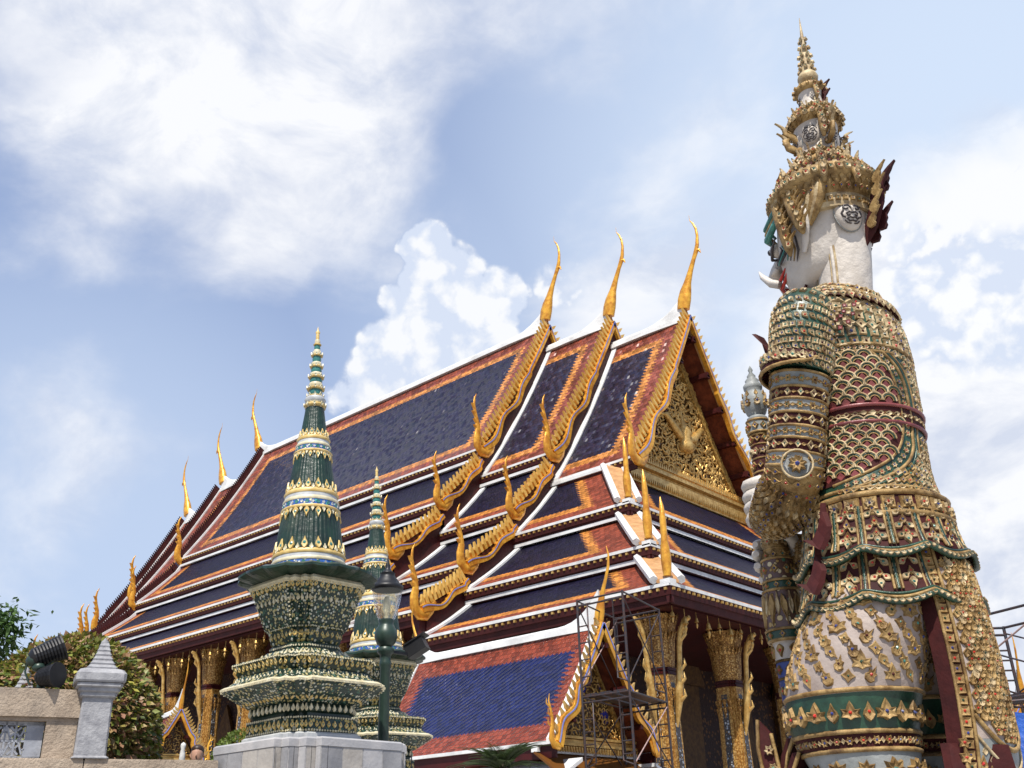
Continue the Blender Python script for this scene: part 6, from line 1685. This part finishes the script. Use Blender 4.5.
    for k, (dz_, hh, oo) in enumerate(((.22, .07, .22), (.12, .10, .14), (.02, .07, .26), (-.10, .14, .18))): m_.box((Xp+.06+oo*sc/2, 0, eave_z+dz_*sc), (oo*sc, half*1.72-k*.03, hh*sc))
    for k in range(34):
        y = lerp(-half*.84, half*.84, k/33); m_.prism([V((Xp+.3*sc, y-.03*sc, eave_z-.04*sc)), V((Xp+.3*sc, y+.03*sc, eave_z-.04*sc)), V((Xp+.3*sc, y, eave_z-.2*sc))], (.03, 0, 0))
    m_.build('gilded_cornice', 'gold_leaf', pe)
    return t
porch = small_roof('porch', 'small gabled porch with red and blue tiled roof behind the palm and scaffolding', 'porch', (0, 23.99, TZ), 2.35, 3.42, 4.36-TZ, -25.9, -18.0, 0, True, 1.0)
# lower storey of the porch: second short roof edge and walls
m_ = MB(); m_.box((-22.4, 0, (3.9-TZ)/2), (6.0, 3.5, 3.9-TZ-.01)); m_.build('wall', 'wall_mosaic', porch)
m_ = MB()
for sg in (-1, 1): m_.strip([V((-26.2, sg*1.7, 3.95-TZ)), V((-26.2, sg*3.3, 3.15-TZ))], [V((-26.2, sg*1.7, 3.85-TZ)), V((-26.2, sg*3.3, 3.05-TZ))], (8.6, 0, 0))
m_.build('lower_eave', 'white_plaster', porch)
m_ = MB(); m_.strip([V((-18.8, 2.4, 4.16-TZ)), V((-18.8, -2.4, 4.16-TZ))], [V((-17.3, 2.9, 3.35-TZ)), V((-17.3, -2.9, 3.35-TZ))], (0, 0, .07)); m_.build('lower_roof', 'roof_tier', porch)
m_ = MB(); m_.box((-18.65, 0, 4.20-TZ), (.22, 4.9, .14)); m_.box((-17.25, 0, 3.34-TZ), (.16, 6, .14)); m_.build('white_flashing', 'white_plaster', porch)
for X in (-18.4, -25.4):
    for sg in (-1, 1):
        m_ = MB(); m_.lathe([(.18, 0), (.18, .15), (.13, .2), (.12, 1.6), (.17, 1.8)], 14, (X, sg*2.2, 0)); m_.build('column', 'gold_shaft', porch)
gate = small_roof('gate_pavilion', 'tiny gilded gable roof with curved finial showing above the wall beside the bush', 'pavilion', (-19.38, 11.18, TZ), .56, .92, 3.52-TZ, -1.5, .5, R(-14), False, .40, 'porch_roof', (3, 3, 3, 3))
m_ = MB(); m_.box((-.7, 0, (3.3-TZ)/2), (1.5, 1.1, 3.3-TZ-.01)); m_.build('wall', 'wall_mosaic', gate)
# ================================================================== SCAFFOLDS
def scaffold(A, B, C_, z0, lifts, lab, tilt=0.):
    """tower with base corners A (near), B, C_ ; fourth corner by parallelogram"""
    A, B, C_ = V(A), V(B), V(C_); Dd = B+C_-A; t = empty('scaffold', lab, 'scaffold', (A.x, A.y, z0))
    o = V((A.x, A.y, z0)); q = [p-o for p in (A, B, Dd, C_)]
    for p in q: p.z = 0
    H = sum(lifts); r = .034
    for p in q:
        m_ = MB(); m_.tube([p, p+V((0, 0, H))], r, 8); m_.box(p+V((0, 0, .01)), (.14, .14, .02)); m_.build('standard', 'scaffold', t)
    z = 0
    for li, hh in enumerate(lifts):
        z1 = z+hh
        for (i, j) in ((0, 1), (3, 2)):          # ladder frames on two faces
            a, b = q[i], q[j]; d = (b-a)*.22; m_ = MB()
            for zz in (z1-.03, z1-.18): m_.tube([a+V((0, 0, zz)), b+V((0, 0, zz))], r*.8, 6)
            for e, s_ in ((a, d), (b, -d)):
                m_.tube([e+V((0, 0, z1-.18)), e+s_+V((0, 0, z1-.2)), e+s_+V((0, 0, z+.35)), e+V((0, 0, z+.22))], r*.7, 6)
                for k in range(4): zz = z+.5+k*(hh-.8)/4; m_.tube([e+V((0, 0, zz)), e+s_+V((0, 0, zz))], r*.6, 5)
            m_.build('ladder_frame', 'scaffold', t)
        for (i, j) in ((0, 3), (1, 2)):
            a, b = q[i], q[j]; m_ = MB(); m_.tube([a+V((0, 0, z+.25)), b+V((0, 0, z1-.15))], r*.55, 5); m_.build('brace', 'brace_pink' if (i+li) % 2 else 'scaffold', t)
            m_ = MB(); m_.tube([b+V((0, 0, z+.25)), a+V((0, 0, z1-.15))], r*.55, 5); m_.build('brace', 'scaffold', t)
            m_ = MB(); m_.tube([a+V((0, 0, z1-.03)), b+V((0, 0, z1-.03))], r*.8, 6); m_.build('ledger', 'scaffold', t)
        if li == len(lifts)-2 or (li == 0 and len(lifts) == 1):
            for k in range(3):
                f0, f1 = .1+.3*k, .33+.3*k; m_ = MB(); P_ = [q[0].lerp(q[1], f0), q[0].lerp(q[1], f1), q[3].lerp(q[2], f1), q[3].lerp(q[2], f0)]
                m_.rings([[p+V((0, 0, z1)) for p in P_], [p+V((0, 0, z1+.045)) for p in P_]], 0, False); m_.build('deck_board', 'scaffold', t)
        z = z1
    return t
scaffold((-15.98, 22.38, 0), (-17.56, 22.36, 0), (-16.65, 25.1, 0), TZ, [2.08, 2.08, 2.64], 'steel tube scaffold tower around the front gable of the small porch')
scaffold((-6.62, 23.1, 0), (-7.85, 22.0, 0), (-3.9, 22.0, 0), TZ, [1.3, 1.5, 1.62], 'rusty steel scaffold at the right edge above the blue tarpaulin')
# blue tarp and gilded roof pieces at the right edge
tp_ = MB(); n = 14; G_ = []
for i in range(n+1):
    for j in range(n+1):
        f, g_ = i/n, j/n
        G_.append(V((-4.85+1.5*f, 15.22+.35*f+.12*sin(f*9+g_*4)*g_, 3.32-.13*sin(f*pi)*1.2-g_*(1.0-.12*sin(f*7)))))
fs = [(i*(n+1)+j, (i+1)*(n+1)+j, (i+1)*(n+1)+j+1, i*(n+1)+j+1) for i in range(n) for j in range(n)]
tp_.add(G_, fs, 0, True); tp_.add([p+V((.0, .012, 0)) for p in G_], fs, 0, True)
tag(tp_.build('blue_tarpaulin', 'blue_tarp', None), 'sagging bright blue tarpaulin hung under the scaffold at the right edge', 'tarpaulin')
tf = MB()
for p in ((-4.87, 15.22), (-3.33, 15.6)): tf.tube([(p[0], p[1], 0), (p[0], p[1], 3.5)], .025, 6)
tf.tube([(-4.87, 15.22, 3.36), (-3.33, 15.6, 3.36)], .02, 6)
tag(tf.build('tarpaulin_frame', 'scaffold', None), 'thin pole frame carrying the blue tarpaulin', 'frame')
small_roof('shrine_roof', 'dark gilded shrine gable with tall thin finial seen through the scaffold, right edge', 'shrine', (-8.35, 28.9, TZ), 1.0, 1.3, 3.6-TZ, -.8, .6, R(-60), False, .7)
sh_ = D.objects['shrine_roof']; m_ = MB(); m_.box((-.1, 0, (3.5-TZ)/2), (1.2, 1.5, 3.5-TZ-.01)); m_.build('wall', 'wall_mosaic', sh_)
gd = empty('gilded_ornament', 'gilded tiered ornament with blue band at the right edge behind the tarpaulin', 'ornament', (-7.1, 27.3, TZ))
m_ = MB(); z = 0
m_.lathe([(.6, 0), (.6, .9), (.45, 1.0), (.4, 2.2), (.55, 2.4), (.5, 2.7), (.32, 2.9)], 20)
for k in range(6): m_.lathe([(.48-.06*k, 2.9+.26*k), (.50-.06*k, 3.0+.26*k), (.36-.055*k, 3.15+.26*k)], 18)
for k in range(5):
    for j in range(10):
        a = 2*pi*j/10; o_ = V((cos(a), sin(a), 0)); flame_fin(m_, o_*(.47-.06*k)+V((0, 0, 2.98+.26*k)), o_, (0, 0, 1), .26, .3, .03, 0, curl=.4)
m_.build('tiers', 'gold_paint', gd)
m_ = MB(); m_.lathe([(.53, 2.5), (.57, 2.56), (.54, 2.64)], 20); m_.build('blue_band', 'blue_inlay', gd)
# white finial tip beside the person
m_ = MB(); m_.lathe([(.07, 0), (.07, 1.3), (.035, 1.35), (.03, 1.5), (.04, 1.53), (.036, 1.6), (.026, 1.66), (.036, 1.7), (.03, 1.73), (.001, 1.75)], 12); o = m_.build('white_finial', 'white_plaster', None); o.location = (-12.7, 7.53, TZ); tag(o, 'small white knobbed finial beside the head of the person behind the wall', 'finial')
# boundary building far beyond the hall
fb = MB(); fb.box((0, 0, 3), (60, 4, 6)); o = fb.build('boundary_wall', 'grey_stone', None); o.location = (-24, 78, TZ); o.rotation_euler = (0, 0, R(-20)); tag(o, 'long grey wall far beyond the hall, seen between column and club', 'wall')
